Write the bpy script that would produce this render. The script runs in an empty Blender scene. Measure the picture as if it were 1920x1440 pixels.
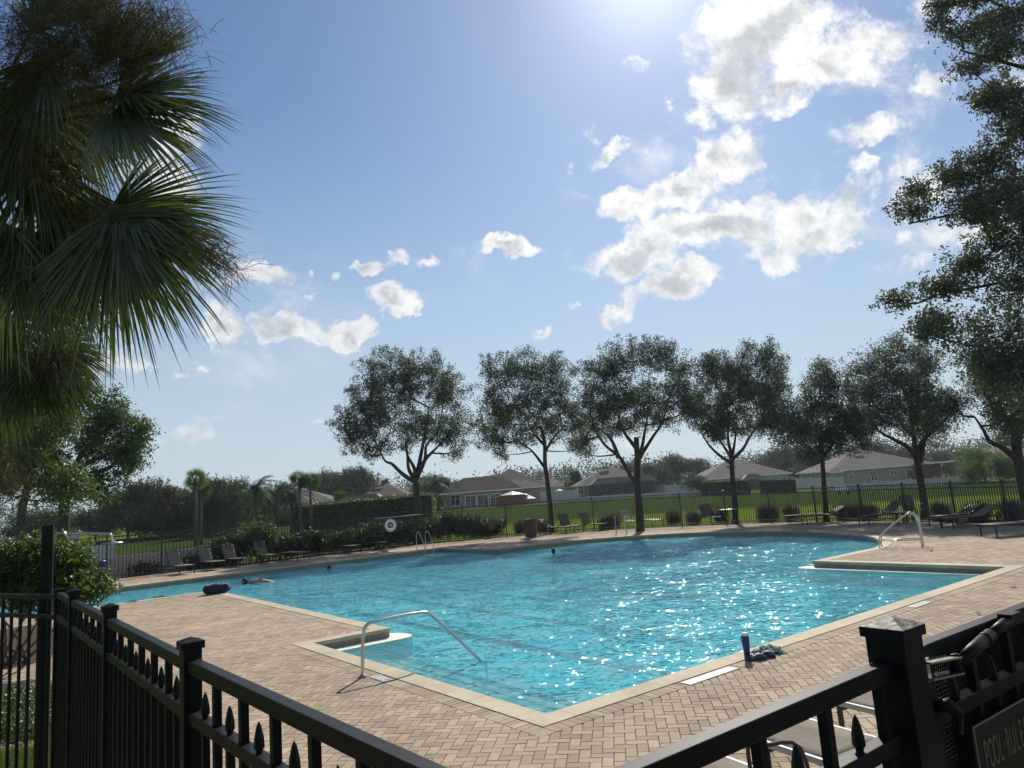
import bpy, bmesh, math, random
import numpy as np
from mathutils import Vector, Matrix, geometry
R = math.radians
rnd = random.Random(7)
nr = np.random.default_rng(11)
S = bpy.context.scene
C = S.collection

# ------------------------------------------------------------------ camera, world, sun, exposure
FPX, PITCH, ROLL, CAMH = 1339.0, 0.1535, 0.0755, 2.3
cr, sr = math.cos(-ROLL), math.sin(-ROLL)
_F = Vector((0, math.cos(PITCH), math.sin(PITCH)))
_X0, _Z0 = Vector((1, 0, 0)), Vector((0, -math.sin(PITCH), math.cos(PITCH)))
_X, _Z = cr*_X0 + sr*_Z0, -sr*_X0 + cr*_Z0
cam = bpy.data.cameras.new('camera'); camo = bpy.data.objects.new('camera', cam); C.objects.link(camo)
cam.sensor_width = 36.0; cam.lens = 36.0*FPX/1920.0; cam.clip_start = 0.05; cam.clip_end = 4000
camo.matrix_world = Matrix(((_X.x, _Z.x, -_F.x, 0), (_X.y, _Z.y, -_F.y, 0), (_X.z, _Z.z, -_F.z, CAMH), (0, 0, 0, 1)))
S.camera = camo

def ray(x, y): return _F + _X*((x-960)/FPX) - _Z*((y-720)/FPX)
def at(x, y, z=0.0):                       # point of the horizontal plane z seen at (x, y) of the survey photograph
    d = ray(x, y); t = (z-CAMH)/d.z; return Vector((d.x*t, d.y*t, z))
def far(x, y, D):                          # point at forward distance D
    d = ray(x, y); t = D/d.y; return Vector((d.x*t, D, CAMH+d.z*t))
def vpl(x, y, P, Dr):                      # point on the vertical plane through P along Dr
    n = Vector((-Dr[1], Dr[0])); d = ray(x, y); t = (n.x*P[0]+n.y*P[1])/(n.x*d.x+n.y*d.y)
    return Vector((d.x*t, d.y*t, CAMH+d.z*t))

SUN_EL, SUN_AZ = R(38.6), R(14.6)          # azimuth from +Y towards +X
sundir = Vector((math.sin(SUN_AZ)*math.cos(SUN_EL), math.cos(SUN_AZ)*math.cos(SUN_EL), math.sin(SUN_EL)))
sl = bpy.data.lights.new('sun', 'SUN'); so = bpy.data.objects.new('sun', sl); C.objects.link(so)
sl.energy = 4.2; sl.angle = R(0.55); sl.color = (1.0, 0.93, 0.83)
so.rotation_euler = sundir.to_track_quat('Z', 'Y').to_euler(); so.location = (10, 20, 40)
S.view_settings.view_transform = 'Standard'; S.view_settings.look = 'None'
S.view_settings.exposure = 0.42; S.view_settings.gamma = 1.0; S.view_settings.use_curve_mapping = False
S.cycles.max_bounces = 8; S.cycles.diffuse_bounces = 3; S.cycles.glossy_bounces = 3; S.cycles.transmission_bounces = 6
S.cycles.transparent_max_bounces = 10; S.cycles.use_denoising = True
S.cycles.sample_clamp_indirect = 4.0

class NT:
    """small node-tree helper"""
    def __init__(s, nt): s.nt = nt; s.n = nt.nodes; s.l = nt.links; s.n.clear()
    def set(s, sock, v):
        if isinstance(v, bpy.types.NodeSocket): s.l.new(v, sock)
        elif v is not None: sock.default_value = v
    def node(s, t, **kw):
        n = s.n.new(t)
        for k, v in kw.items(): setattr(n, k, v)
        return n
    def math(s, op, a, b=None, c=None, clamp=False):
        n = s.node('ShaderNodeMath', operation=op, use_clamp=clamp)
        s.set(n.inputs[0], a); s.set(n.inputs[1], b)
        if c is not None: s.set(n.inputs[2], c)
        return n.outputs[0]
    def vmath(s, op, a, b=None, out=0):
        n = s.node('ShaderNodeVectorMath', operation=op); s.set(n.inputs[0], a)
        if b is not None: s.set(n.inputs[1], b)
        return n.outputs[out]
    def mix(s, f, a, b, blend='MIX'):
        n = s.node('ShaderNodeMix', data_type='RGBA', blend_type=blend)
        s.set(n.inputs[0], f); s.set(n.inputs[6], col(a)); s.set(n.inputs[7], col(b)); return n.outputs[2]
    def noise(s, vec, scale, detail=3, rough=0.5, dist=0.0, out='Fac'):
        n = s.node('ShaderNodeTexNoise'); s.set(n.inputs['Vector'], vec); s.set(n.inputs['Scale'], scale)
        s.set(n.inputs['Detail'], detail); s.set(n.inputs['Roughness'], rough); s.set(n.inputs['Distortion'], dist); return n.outputs[out]
    def ss(s, v, a, b, lo=0.0, hi=1.0):
        n = s.node('ShaderNodeMapRange', interpolation_type='SMOOTHSTEP'); s.set(n.inputs[0], v)
        for i, q in enumerate((a, b, lo, hi)): s.set(n.inputs[i+1], q)
        return n.outputs[0]
def col(c):
    if isinstance(c, (tuple, list)) and len(c) == 3: return (*c, 1.0)
    return c

# clouds: (x, y, rx, ry, angle deg, weight) measured on the survey photograph, turned into directions
CL = [(1440,60,150,70,-15,1),(1370,150,85,75,-30,1.1),(1330,215,45,35,-20,.9),(1560,120,110,42,-10,.9),(1470,165,90,35,-18,.8),(1640,70,100,50,0,.75),
 (1265,190,18,10,0,.6),(1745,150,42,30,-20,.7),(1640,245,90,32,-8,.62),(1590,225,30,18,0,.4),
 (1350,310,85,48,-38,1.05),(1270,350,105,42,-22,1.1),(1190,385,55,28,0,.8),(1400,265,40,28,0,.7),
 (1330,430,150,42,-8,1.15),(1180,475,95,38,-8,1.1),(1520,425,110,45,-8,1.0),(1590,370,60,40,-20,.85),(1440,470,70,25,0,.7),(1600,310,40,20,0,.5),
 (1260,535,95,28,-14,.9),(1170,575,55,22,-32,.75),(1130,610,14,12,-50,.5),(1700,480,75,24,-8,.6),(1780,440,90,30,0,.55),(1730,330,80,50,-10,.5),(1720,380,60,30,0,.6),
 (1145,285,44,20,-30,.55),(1115,245,24,18,40,.35),(1065,320,20,14,0,.3),(1205,105,44,20,-5,.3),
 (950,468,72,20,-10,1.0),(990,455,34,10,-5,.6),(705,493,42,20,-5,.85),(740,480,22,16,-30,.7),(800,482,38,20,-10,.85),(635,518,17,12,20,.6),(742,568,45,32,0,1.0),(720,595,18,14,-50,.5),(770,580,20,18,0,.7),
 (480,512,55,28,10,.95),(525,528,30,18,0,.75),(590,535,34,15,-5,.75),(580,505,10,10,0,.35),(425,610,52,45,0,.85),(545,610,75,36,0,1.15),(640,620,58,18,2,.95),(690,620,18,7,0,.5),
 (235,685,62,20,-8,.85),(205,690,60,18,0,.8),(325,707,20,8,-5,.55),(378,697,22,8,0,.6),(255,660,20,12,0,.5),
 (1020,630,20,9,-18,.6),(1066,572,18,10,0,.55),(370,800,62,32,-25,.62),(405,778,28,18,0,.5),(565,832,30,10,-5,.38),(300,830,60,30,0,.25),(600,803,26,7,-20,.3),
 (330,250,60,50,0,.8),(300,330,90,60,0,.75),(395,590,30,50,0,.7),(220,560,70,60,0,.7),(240,450,40,30,0,.5),(60,560,60,40,0,.6),(1750,20,90,40,0,.5),(1900,150,60,60,0,.5),(1880,420,60,40,0,.6),
 (1200,840,90,22,0,.3),(960,870,60,16,0,.25)]
w = bpy.data.worlds.new('World'); S.world = w; w.use_nodes = True
T = NT(w.node_tree)
geo = T.node('ShaderNodeTexCoord').outputs['Generated']
d_ = T.vmath('NORMALIZE', geo)
dF = T.vmath('DOT_PRODUCT', d_, tuple(_F), out=1); dX = T.vmath('DOT_PRODUCT', d_, tuple(_X), out=1); dZ = T.vmath('DOT_PRODUCT', d_, tuple(_Z), out=1)
dFc = T.math('MAXIMUM', dF, 0.12)
pX = T.math('DIVIDE', dX, dFc); pZ = T.math('DIVIDE', dZ, dFc)
cmb = T.node('ShaderNodeCombineXYZ'); T.set(cmb.inputs[0], pX); T.set(cmb.inputs[1], pZ); P0 = cmb.outputs[0]
warp = T.noise(P0, 12.0, 5, .62, out='Color')
wv = T.vmath('SCALE', T.vmath('SUBTRACT', warp, (.5, .5, .5))); wv.node.inputs['Scale'].default_value = .115
P1 = T.vmath('ADD', P0, wv)
acc = None; Pw = P1
for ci, (cx, cy, rx, ry, an, wt) in enumerate(CL):
    if ci and ci % 10 == 0:                 # chains the blobs so that the shader never holds too many values at once
        Pw = T.vmath('ADD', P1, T.math('MULTIPLY', acc, 1e-7))
    m = T.node('ShaderNodeMapping', vector_type='TEXTURE'); T.set(m.inputs['Vector'], Pw)
    m.inputs['Location'].default_value = ((cx-960)/FPX, -(cy-720)/FPX, 0); m.inputs['Rotation'].default_value = (0, 0, R(-an))
    m.inputs['Scale'].default_value = ((1.5 if cx > 1000 else 1.22)*rx/FPX, (1.5 if cx > 1000 else 1.22)*ry/FPX, 1)
    L = T.vmath('LENGTH', m.outputs[0], out=1)
    b = T.math('MULTIPLY_ADD', L, -wt, wt); b = T.math('MAXIMUM', b, 0.0)
    acc = b if acc is None else T.math('SMOOTH_MAX', acc, b, .12)
n1 = T.noise(P0, 9.0, 10, .66, .35); n2 = T.noise(P0, 30.0, 8, .68, .2)
# sky away from the photographed part: the same broken cumulus, from noise on the cloud deck
sx = T.node('ShaderNodeSeparateXYZ'); T.set(sx.inputs[0], d_)
zc = T.math('MAXIMUM', T.math('ADD', sx.outputs[2], .08), .03)
cdk = T.vmath('SCALE', d_); T.set(cdk.node.inputs['Scale'], T.math('DIVIDE', 1.0, zc))
gn = T.noise(cdk, .75, 6, .58, .3)
ax = T.math('ABSOLUTE', pX); outm = T.math('MAXIMUM', T.ss(ax, .74, .9), T.math('MAXIMUM', T.ss(pZ, .56, .7), T.ss(dF, .45, .3)))
gen = T.math('MULTIPLY', T.ss(gn, .5, .75), outm)
gen = T.math('MULTIPLY', gen, T.ss(sx.outputs[2], 0.0, .15))
acc = T.math('MAXIMUM', T.math('SUBTRACT', acc, .09), 0.0)
infr = T.math('MULTIPLY', acc, T.math('SUBTRACT', 1.0, outm))
base = T.math('ADD', infr, T.math('MULTIPLY', gen, .9))
ero = T.math('ADD', T.math('MULTIPLY', T.math('SUBTRACT', n1, .5), 3.0), T.math('MULTIPLY', T.math('SUBTRACT', n2, .5), 1.3))
has = T.ss(base, 0.0, .16)
dens = T.math('ADD', T.math('MULTIPLY', base, 1.55), T.math('MULTIPLY', ero, has))
alpha = T.ss(dens, -.02, .85); alpha = T.math('MULTIPLY', alpha, has)
vm = None
for (cx, cy, rx, ry, an) in [(1560, 260, 420, 330, -20), (450, 600, 320, 200, -10), (1150, 300, 160, 120, 0), (780, 520, 220, 90, 0)]:
    m = T.node('ShaderNodeMapping', vector_type='TEXTURE'); T.set(m.inputs['Vector'], P1); m.inputs['Location'].default_value = ((cx-960)/FPX, -(cy-720)/FPX, 0); m.inputs['Rotation'].default_value = (0, 0, R(-an)); m.inputs['Scale'].default_value = (rx/FPX, ry/FPX, 1)
    b = T.ss(T.vmath('LENGTH', m.outputs[0], out=1), 1.0, .35); vm = b if vm is None else T.math('MAXIMUM', vm, b)
wsp = T.noise(T.vmath('MULTIPLY', P0, (1.0, 1.6, 1)), 6.5, 10, .68, .5)
veil = T.math('MULTIPLY', T.ss(wsp, .47, .78), T.math('MULTIPLY', vm, .75)); veil = T.math('MULTIPLY', veil, T.math('SUBTRACT', 1.0, outm))
alpha = T.math('MAXIMUM', alpha, veil)
alpha = T.math('MULTIPLY', alpha, .96)
core = T.ss(T.math('ADD', T.math('MULTIPLY', base, 1.25), T.math('MULTIPLY', T.math('SUBTRACT', T.noise(P0, 10.0, 8, .62), .5), 3.2)), .45, 1.25)
sunc = T.math('MAXIMUM', T.vmath('DOT_PRODUCT', d_, tuple(sundir), out=1), 0.0)
near = T.math('POWER', sunc, 10.0)
edgec = T.mix(near, (.95, .98, 1.0), (1.3, 1.27, 1.22))
ccol = T.mix(core, edgec, T.mix(near, (.64, .69, .74), (.62, .66, .71)))
fine = T.ss(T.noise(P0, 30.0, 6, .65), .3, .7, .86, 1.1)
cs = T.vmath('SCALE', ccol); T.set(cs.node.inputs['Scale'], fine)
lowf = T.ss(sx.outputs[2], .02, .22, .55, 1.0)
alpha = T.math('MULTIPLY', alpha, lowf)
sky = T.node('ShaderNodeTexSky', sky_type='NISHITA', sun_disc=False)
sky.sun_elevation = SUN_EL; sky.sun_rotation = SUN_AZ; sky.altitude = 20; sky.air_density = 1.0; sky.dust_density = .25; sky.ozone_density = 3.0
sv = T.vmath('MULTIPLY', sky.outputs[0], (.066*.90, .066*1.0, .066*1.08))
hzf = T.math('MULTIPLY', T.ss(sx.outputs[2], .55, -.03), .92)
b1 = T.node('ShaderNodeBackground'); T.set(b1.inputs[0], T.mix(hzf, sv, (.40, .48, .54))); b1.inputs[1].default_value = 1.0
b2 = T.node('ShaderNodeBackground'); T.set(b2.inputs[0], cs); b2.inputs[1].default_value = .64
mx = T.node('ShaderNodeMixShader'); T.set(mx.inputs[0], alpha); T.l.new(b1.outputs[0], mx.inputs[1]); T.l.new(b2.outputs[0], mx.inputs[2])
# bright aureole of thin haze around the sun
b3 = T.node('ShaderNodeBackground'); b3.inputs[0].default_value = (1, .98, .96, 1)
T.set(b3.inputs[1], T.math('ADD', T.math('MULTIPLY', T.math('POWER', sunc, 14.0), .06), T.math('MULTIPLY', T.math('POWER', sunc, 230.0), .35)))
ad = T.node('ShaderNodeAddShader'); T.l.new(mx.outputs[0], ad.inputs[0]); T.l.new(b3.outputs[0], ad.inputs[1])
wo = T.node('ShaderNodeOutputWorld'); T.l.new(ad.outputs[0], wo.inputs[0])
w.cycles.sampling_method = 'MANUAL'; w.cycles.sample_map_resolution = 1024

# ------------------------------------------------------------------ materials
MATS = {}
def pmat(name, c, rough=.6, metal=0.0, c2=None, nscale=4.0, bump=0.0, bscale=30.0, spec=.5, detail=5, islands=0.0, trans=0.0):
    m = bpy.data.materials.new(name); m.use_nodes = True; t = NT(m.node_tree)
    tc = t.node('ShaderNodeTexCoord').outputs['Object']
    p = t.node('ShaderNodeBsdfPrincipled')
    base = col(c)
    if c2 is not None: base = t.mix(t.ss(t.noise(tc, nscale, detail, .6), .3, .7), c, c2)
    if islands:
        g = t.node('ShaderNodeNewGeometry').outputs['Random Per Island']; oi = t.node('ShaderNodeObjectInfo').outputs['Random']
        r_ = t.math('FRACT', t.math('ADD', g, oi)); k = t.math('MULTIPLY_ADD', r_, 2*islands, 1-islands)
        k = t.math('MULTIPLY', k, t.ss(t.noise(t.node('ShaderNodeNewGeometry').outputs['Position'], .45, 6, .65), .3, .62, .84, 1.05))
        v = t.vmath('SCALE', base); 
        if not isinstance(base, bpy.types.NodeSocket): v.node.inputs[0].default_value = base[:3]
        t.set(v.node.inputs['Scale'], k); base = v
    t.set(p.inputs['Base Color'], base); p.inputs['Roughness'].default_value = rough; p.inputs['Metallic'].default_value = metal
    p.inputs['Specular IOR Level'].default_value = spec
    if bump:
        b = t.node('ShaderNodeBump'); b.inputs['Strength'].default_value = bump; b.inputs['Distance'].default_value = .01
        t.set(b.inputs['Height'], t.noise(tc, bscale, 6, .6)); t.l.new(b.outputs[0], p.inputs['Normal'])
    o = t.node('ShaderNodeOutputMaterial'); t.l.new(p.outputs[0], o.inputs[0]); MATS[name] = m; return m
def leafmat(name, c1, c2, tr, gloss=.25, trw=.4):
    gloss *= .16; c1 = tuple(x*1.7 for x in c1); c2 = tuple(x*1.6 for x in c2)
    m = bpy.data.materials.new(name); m.use_nodes = True; t = NT(m.node_tree)
    g = t.node('ShaderNodeNewGeometry').outputs['Random Per Island']
    tc = t.node('ShaderNodeTexCoord').outputs['Object']
    f = t.math('ADD', t.math('MULTIPLY', g, .6), t.math('MULTIPLY', t.noise(tc, .6, 3), .6), clamp=True)
    cc = t.mix(f, c1, c2)
    d = t.node('ShaderNodeBsdfDiffuse'); t.set(d.inputs[0], cc)
    tl = t.node('ShaderNodeBsdfTranslucent'); t.set(tl.inputs[0], t.mix(f, tr, tuple(x*.6 for x in tr)))
    gl = t.node('ShaderNodeBsdfGlossy'); gl.inputs['Roughness'].default_value = .55; gl.inputs[0].default_value = (.8, .85, .9, 1)
    a = t.node('ShaderNodeMixShader'); a.inputs[0].default_value = trw; t.l.new(d.outputs[0], a.inputs[1]); t.l.new(tl.outputs[0], a.inputs[2])
    b = t.node('ShaderNodeMixShader'); fr = t.node('ShaderNodeFresnel'); fr.inputs[0].default_value = 1.4
    t.set(b.inputs[0], t.math('MULTIPLY', fr.outputs[0], gloss*2)); t.l.new(a.outputs[0], b.inputs[1]); t.l.new(gl.outputs[0], b.inputs[2])
    o = t.node('ShaderNodeOutputMaterial'); t.l.new(b.outputs[0], o.inputs[0]); MATS[name] = m; return m

M_black = pmat('black_powder_coat', (.005, .0055, .007), .45, 0, (.010, .011, .012), 8, .08, 260, spec=.13)
M_black2 = pmat('black_fence_paint', (.010, .012, .013), .5, 0, (.02, .021, .022), 3)
M_paver = pmat('concrete_paver', (.43, .338, .24), .9, 0, (.35, .27, .192), 1.1, .6, 160, spec=.25, islands=.2)
M_joint = pmat('joint_sand', (.17, .14, .105), .95, 0, (.08, .07, .05), 30, .5, 300, spec=.1)
M_coping = pmat('coping_stone', (.50, .435, .31), .8, 0, (.43, .37, .26), 3.0, .4, 120, spec=.3, islands=.07)
M_tilewhite = pmat('white_depth_tile', (.46, .45, .42), .35, 0, (.5, .49, .45), 20)
M_wall = pmat('pool_tile_band', (.27, .24, .16), .6, 0, (.19, .17, .115), 9, .3, 40)
M_plaster = pmat('pool_plaster', (.32, .88, 1.0), .8, 0, (.28, .85, .99), 1.5)
M_step = pmat('white_pool_step', (.66, .70, .62), .75, 0, (.56, .62, .55), 3)
M_line = pmat('navy_lane_tile', (.01, .05, .16), .4)
M_steel = pmat('brushed_stainless', (.62, .60, .55), .28, 1.0, (.5, .48, .43), 10)
M_bronze = pmat('bronze_chair_frame', (.022, .017, .015), .45, 0, (.03, .024, .02), 6)
M_rail = pmat('tan_sling_rail', (.45, .43, .40), .45)
M_sling = pmat('taupe_sling', (.21, .185, .145), .85, 0, (.17, .15, .12), 14, .3, 300, spec=.2)
M_slat = pmat('pale_slat', (.60, .60, .57), .6)
M_strap = pmat('taupe_strap', (.25, .22, .175), .7)
M_bark = pmat('oak_bark', (.075, .062, .052), .95, 0, (.045, .038, .034), 6, .9, 40, spec=.2)
M_barkl = pmat('palm_bark', (.17, .14, .11), .95, 0, (.09, .075, .06), 9, .8, 30, spec=.2)
M_roof = pmat('asphalt_shingle', (.105, .085, .072), .95, 0, (.075, .062, .055), .8, .5, 8, spec=.2)
M_roof2 = pmat('grey_shingle', (.14, .125, .115), .95, 0, (.11, .098, .09), .8, .5, 8, spec=.2)
M_beige = pmat('beige_stucco', (.30, .25, .19), .9, 0, (.27, .22, .17), 1)
M_cream = pmat('cream_stucco', (.45, .43, .30), .9, 0, (.40, .38, .27), 1)
M_sage = pmat('sage_stucco', (.33, .38, .33), .9, 0, (.30, .35, .30), 1)
M_tan = pmat('taupe_stucco', (.30, .27, .22), .9, 0, (.27, .24, .2), 1)
M_trim = pmat('white_trim', (.72, .72, .70), .6)
M_vinyl = pmat('white_vinyl', (.50, .51, .50), .6, 0, (.44, .45, .44), 2, spec=.2)
M_glass = pmat('dark_window_glass', (.015, .02, .025), .08, 0, spec=.8)
M_screen = pmat('dark_screen', (.03, .032, .036), .8, 0, (.045, .046, .05), 1.5)
M_screenroof = pmat('grey_screen_roof', (.16, .15, .145), .8, 0, (.13, .125, .12), 1)
M_navy = pmat('navy_fabric', (.008, .010, .035), .8, 0, (.014, .016, .045), 20, .4, 60)
M_whitef = pmat('white_fabric', (.7, .7, .7), .8)
M_skin = pmat('skin', (.36, .20, .13), .5, 0, (.30, .16, .10), 8)
M_hair = pmat('dark_hair', (.012, .009, .008), .6)
M_wood = pmat('brown_slat_wood', (.10, .055, .035), .75, 0, (.07, .038, .025), 9, .4, 40)
M_blue = pmat('blue_bottle', (.008, .02, .12), .3, 0, (.012, .03, .16), 6)
M_teal = pmat('blue_grey_rubber', (.03, .055, .085), .6, 0, (.02, .035, .06), 20)
M_greent = pmat('green_patterned_towel', (.02, .06, .045), .9, 0, (.45, .6, .5), 22, .5, 50, detail=2)
M_sign = pmat('bronze_sign_plate', (.008, .007, .006), .5, 0, (.011, .009, .008), 7, spec=.2)
M_letter = pmat('sign_lettering', (.12, .108, .078), .6, spec=.2)
M_ledge = pmat('sign_edge', (.13, .13, .12), .4)
M_bluebin = pmat('blue_plastic', (.01, .04, .30), .4)
M_mulch = pmat('dark_mulch', (.045, .03, .022), 1, 0, (.10, .075, .05), 25, 1, 60, spec=.1)
M_mottle = pmat('mottled_post_cap', (.03, .03, .03), .55, 0, (.30, .27, .22), 34, .5, 60, detail=3, spec=.2)  # pale mottling over the pyramid faces of the cap
M_red = pmat('rust_canvas', (.16, .07, .05), .9)
M_txt = pmat('black_depth_numerals', (.006, .006, .006), .5)
M_white = pmat('glossy_white', (.8, .8, .8), .35)

L_oak = leafmat('oak_leaf', (.030, .042, .032), (.064, .080, .055), (.09, .13, .04), .45, .4)
L_oakn = leafmat('near_oak_leaf', (.034, .042, .034), (.074, .086, .062), (.11, .14, .05), .5, .4)
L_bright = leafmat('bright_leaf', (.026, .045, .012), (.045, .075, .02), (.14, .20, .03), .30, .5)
L_mid = leafmat('mid_leaf', (.020, .042, .012), (.04, .075, .018), (.10, .18, .02), .30, .42)
L_bg = leafmat('far_leaf', (.022, .035, .020), (.038, .055, .028), (.05, .08, .02), .15, .3)
L_grey = leafmat('grey_leaf', (.035, .042, .028), (.07, .075, .05), (.08, .10, .04), .15, .3)
L_hedge = leafmat('hedge_leaf', (.018, .038, .012), (.035, .065, .018), (.13, .20, .02), .3, .45)
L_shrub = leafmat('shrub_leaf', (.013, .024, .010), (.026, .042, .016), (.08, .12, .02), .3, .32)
L_palm = leafmat('palm_leaf', (.020, .036, .012), (.042, .062, .020), (.10, .14, .025), .5, .38)
L_brown = leafmat('seed_stalk', (.030, .028, .014), (.075, .064, .028), (.09, .08, .03), .1, .3)
L_orn = leafmat('ornamental_grass', (.05, .045, .045), (.10, .085, .075), (.10, .09, .06), .1, .35)

# ------------------------------------------------------------------ builders
def tag(o, label=None, cat=None, group=None, kind=None):
    if label: o['label'] = label
    if cat: o['category'] = cat
    if group: o['group'] = group
    if kind: o['kind'] = kind
    return o
def empty(name, loc=(0, 0, 0), rz=0.0, label=None, cat=None, group=None):
    o = bpy.data.objects.new(name, None); C.objects.link(o); o.location = loc; o.rotation_euler = (0, 0, rz)
    return tag(o, label, cat, group)
class MB:
    def __init__(s): s.v = []; s.f = []; s.sm = []
    def add(s, v, f, smooth=False):
        k = len(s.v); s.v += [tuple(p) for p in v]; s.f += [tuple(i+k for i in q) for q in f]; s.sm += [smooth]*len(f); return s
    def box(s, c, d, rz=0.0, M=None):
        x, y, z = d[0]/2, d[1]/2, d[2]/2; c = Vector(c)
        m = M if M else Matrix.Rotation(rz, 3, 'Z')
        v = [c + m @ Vector((a*x, b*y, e*z)) for a in (-1, 1) for b in (-1, 1) for e in (-1, 1)]
        return s.add(v, [(0, 1, 3, 2), (4, 6, 7, 5), (0, 4, 5, 1), (2, 3, 7, 6), (0, 2, 6, 4), (1, 5, 7, 3)])
    def bar(s, a, b, w, h=None, up=(0, 0, 1)):
        a, b = Vector(a), Vector(b); h = h or w; d = (b-a).normalized(); u = Vector(up)
        if abs(d.dot(u)) > .98: u = Vector((1, 0, 0))
        sx_ = d.cross(u).normalized(); uz = sx_.cross(d)
        v = [p + sx_*i*w/2 + uz*j*h/2 for p in (a, b) for i, j in ((-1, -1), (1, -1), (1, 1), (-1, 1))]
        return s.add(v, [(0, 3, 2, 1), (4, 5, 6, 7), (0, 1, 5, 4), (1, 2, 6, 5), (2, 3, 7, 6), (3, 0, 4, 7)])
    def tube(s, pts, r, n=8, cap=True, smooth=True):
        pts = [Vector(p) for p in pts]; k = len(pts); rr = r if isinstance(r, (list, tuple)) else [r]*k
        V = []; u = None
        for i, p in enumerate(pts):
            d = (pts[min(i+1, k-1)]-pts[max(i-1, 0)]).normalized()
            if u is None: u = d.orthogonal().normalized()
            u = (u - d*u.dot(d)); u = u.normalized() if u.length > 1e-6 else d.orthogonal().normalized()
            w_ = d.cross(u)
            V += [p + (u*math.cos(2*math.pi*j/n)+w_*math.sin(2*math.pi*j/n))*rr[i] for j in range(n)]
        F = [(i*n+j, i*n+(j+1) % n, (i+1)*n+(j+1) % n, (i+1)*n+j) for i in range(k-1) for j in range(n)]
        if cap: F += [tuple(range(n-1, -1, -1)), tuple((k-1)*n+j for j in range(n))]
        return s.add(V, F, smooth)
    def prism(s, poly, z0, z1):
        n = len(poly); v = [(p[0], p[1], z0) for p in poly]+[(p[0], p[1], z1) for p in poly]
        a = sum(poly[i][0]*poly[(i+1) % n][1]-poly[(i+1) % n][0]*poly[i][1] for i in range(n))
        f = [tuple(range(n-1, -1, -1)), tuple(range(n, 2*n))]+[(i, (i+1) % n, n+(i+1) % n, n+i) for i in range(n)]
        if a < 0: f = [tuple(reversed(q)) for q in f]
        return s.add(v, f)
    def lathe(s, prof, c=(0, 0, 0), n=16, smooth=True):
        V = [(c[0]+r*math.cos(2*math.pi*j/n), c[1]+r*math.sin(2*math.pi*j/n), c[2]+z) for r, z in prof for j in range(n)]
        F = [(i*n+j, i*n+(j+1) % n, (i+1)*n+(j+1) % n, (i+1)*n+j) for i in range(len(prof)-1) for j in range(n)]
        F += [tuple(range(n-1, -1, -1)), tuple((len(prof)-1)*n+j for j in range(n))]
        return s.add(V, F, smooth)
    def mesh(s, name, mat):
        me = bpy.data.meshes.new(name); me.from_pydata(s.v, [], s.f); me.materials.append(mat)
        if any(s.sm): me.polygons.foreach_set('use_smooth', s.sm)
        me.update(); return me
    def build(s, name, mat, parent=None, bevel=0.0):
        o = bpy.data.objects.new(name, s.mesh(name, mat)); C.objects.link(o); o.parent = parent
        if bevel:
            b = o.modifiers.new('bevel', 'BEVEL'); b.width = bevel; b.segments = 2; b.limit_method = 'ANGLE'
        return o
def inst(name, me, parent=None, loc=None, rot=None):
    o = bpy.data.objects.new(name, me); C.objects.link(o); o.parent = parent
    if loc is not None: o.location = loc
    if rot is not None: o.rotation_euler = rot
    return o
def copy_tree(o, parent=None, kids=None):
    if kids is None:
        kids = {}
        for q in bpy.data.objects:
            if q.parent: kids.setdefault(q.parent.name, []).append(q)
    c = o.copy(); C.objects.link(c); c.parent = parent
    for ch in kids.get(o.name, []): copy_tree(ch, c, kids)
    return c
def npmesh(name, V, nside, mat, parent=None, smooth=False):
    """V: (N*nside, 3) vertices of N separate polygons of nside corners"""
    V = np.ascontiguousarray(V, dtype=np.float32); nv = len(V); nf = nv//nside
    me = bpy.data.meshes.new(name); me.vertices.add(nv); me.vertices.foreach_set('co', V.ravel())
    me.loops.add(nv); me.loops.foreach_set('vertex_index', np.arange(nv, dtype=np.int32))
    me.polygons.add(nf); me.polygons.foreach_set('loop_start', np.arange(0, nv, nside, dtype=np.int32))
    if smooth: me.polygons.foreach_set('use_smooth', np.ones(nf, dtype=bool))
    me.materials.append(mat); me.update(); me.validate()
    o = bpy.data.objects.new(name, me); C.objects.link(o); o.parent = parent; return o
def leafV(P, size, rng, up=.5, six=False, asp=.45):
    n = len(P); N = rng.normal(size=(n, 3)); N[:, 2] += up*1.5; N /= np.linalg.norm(N, axis=1)[:, None]
    A = rng.normal(size=(n, 3)); A -= N*(A*N).sum(1)[:, None]; A /= np.linalg.norm(A, axis=1)[:, None]
    B = np.cross(N, A); s = (size*rng.uniform(.65, 1.3, n))[:, None]; A = A*s*.5; B = B*s*.5*asp
    if six: q = [P-A, P-A*.35+B, P+A*.45+B*.85, P+A*1.05, P+A*.45-B*.85, P-A*.35-B]
    else: q = [P-A, P+B, P+A, P-B]
    return np.stack(q, 1).reshape(-1, 3)
def clusters(lobes, per, rng, elong=.55, thick=.16, origin=None, n=60):
    """lobes: (center, radii, clusters) -> leaf points arranged as sprigs pointing outwards"""
    out = []; ends = []
    for c, r, k in lobes:
        c = np.array(c); r = np.array(r)
        d = rng.normal(size=(k, 3)); d /= np.linalg.norm(d, axis=1)[:, None]
        rad = rng.uniform(0, 1, k)**.42
        p = c + d*r*rad[:, None]
        dirv = d*.7 + rng.normal(size=(k, 3))*.45; dirv[:, 2] += .12; dirv /= np.linalg.norm(dirv, axis=1)[:, None]
        for i in range(k):
            m = max(3, int(per*rng.uniform(.5, 1.5))); t = rng.uniform(-1, 1, m)
            w_ = thick*(1.15-np.clip(t, 0, 1)*.8)
            out.append(p[i] + dirv[i]*(t*elong)[:, None] + rng.normal(size=(m, 3))*w_[:, None])
        ends.append(p)
    return np.concatenate(out), np.concatenate(ends)
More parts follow.
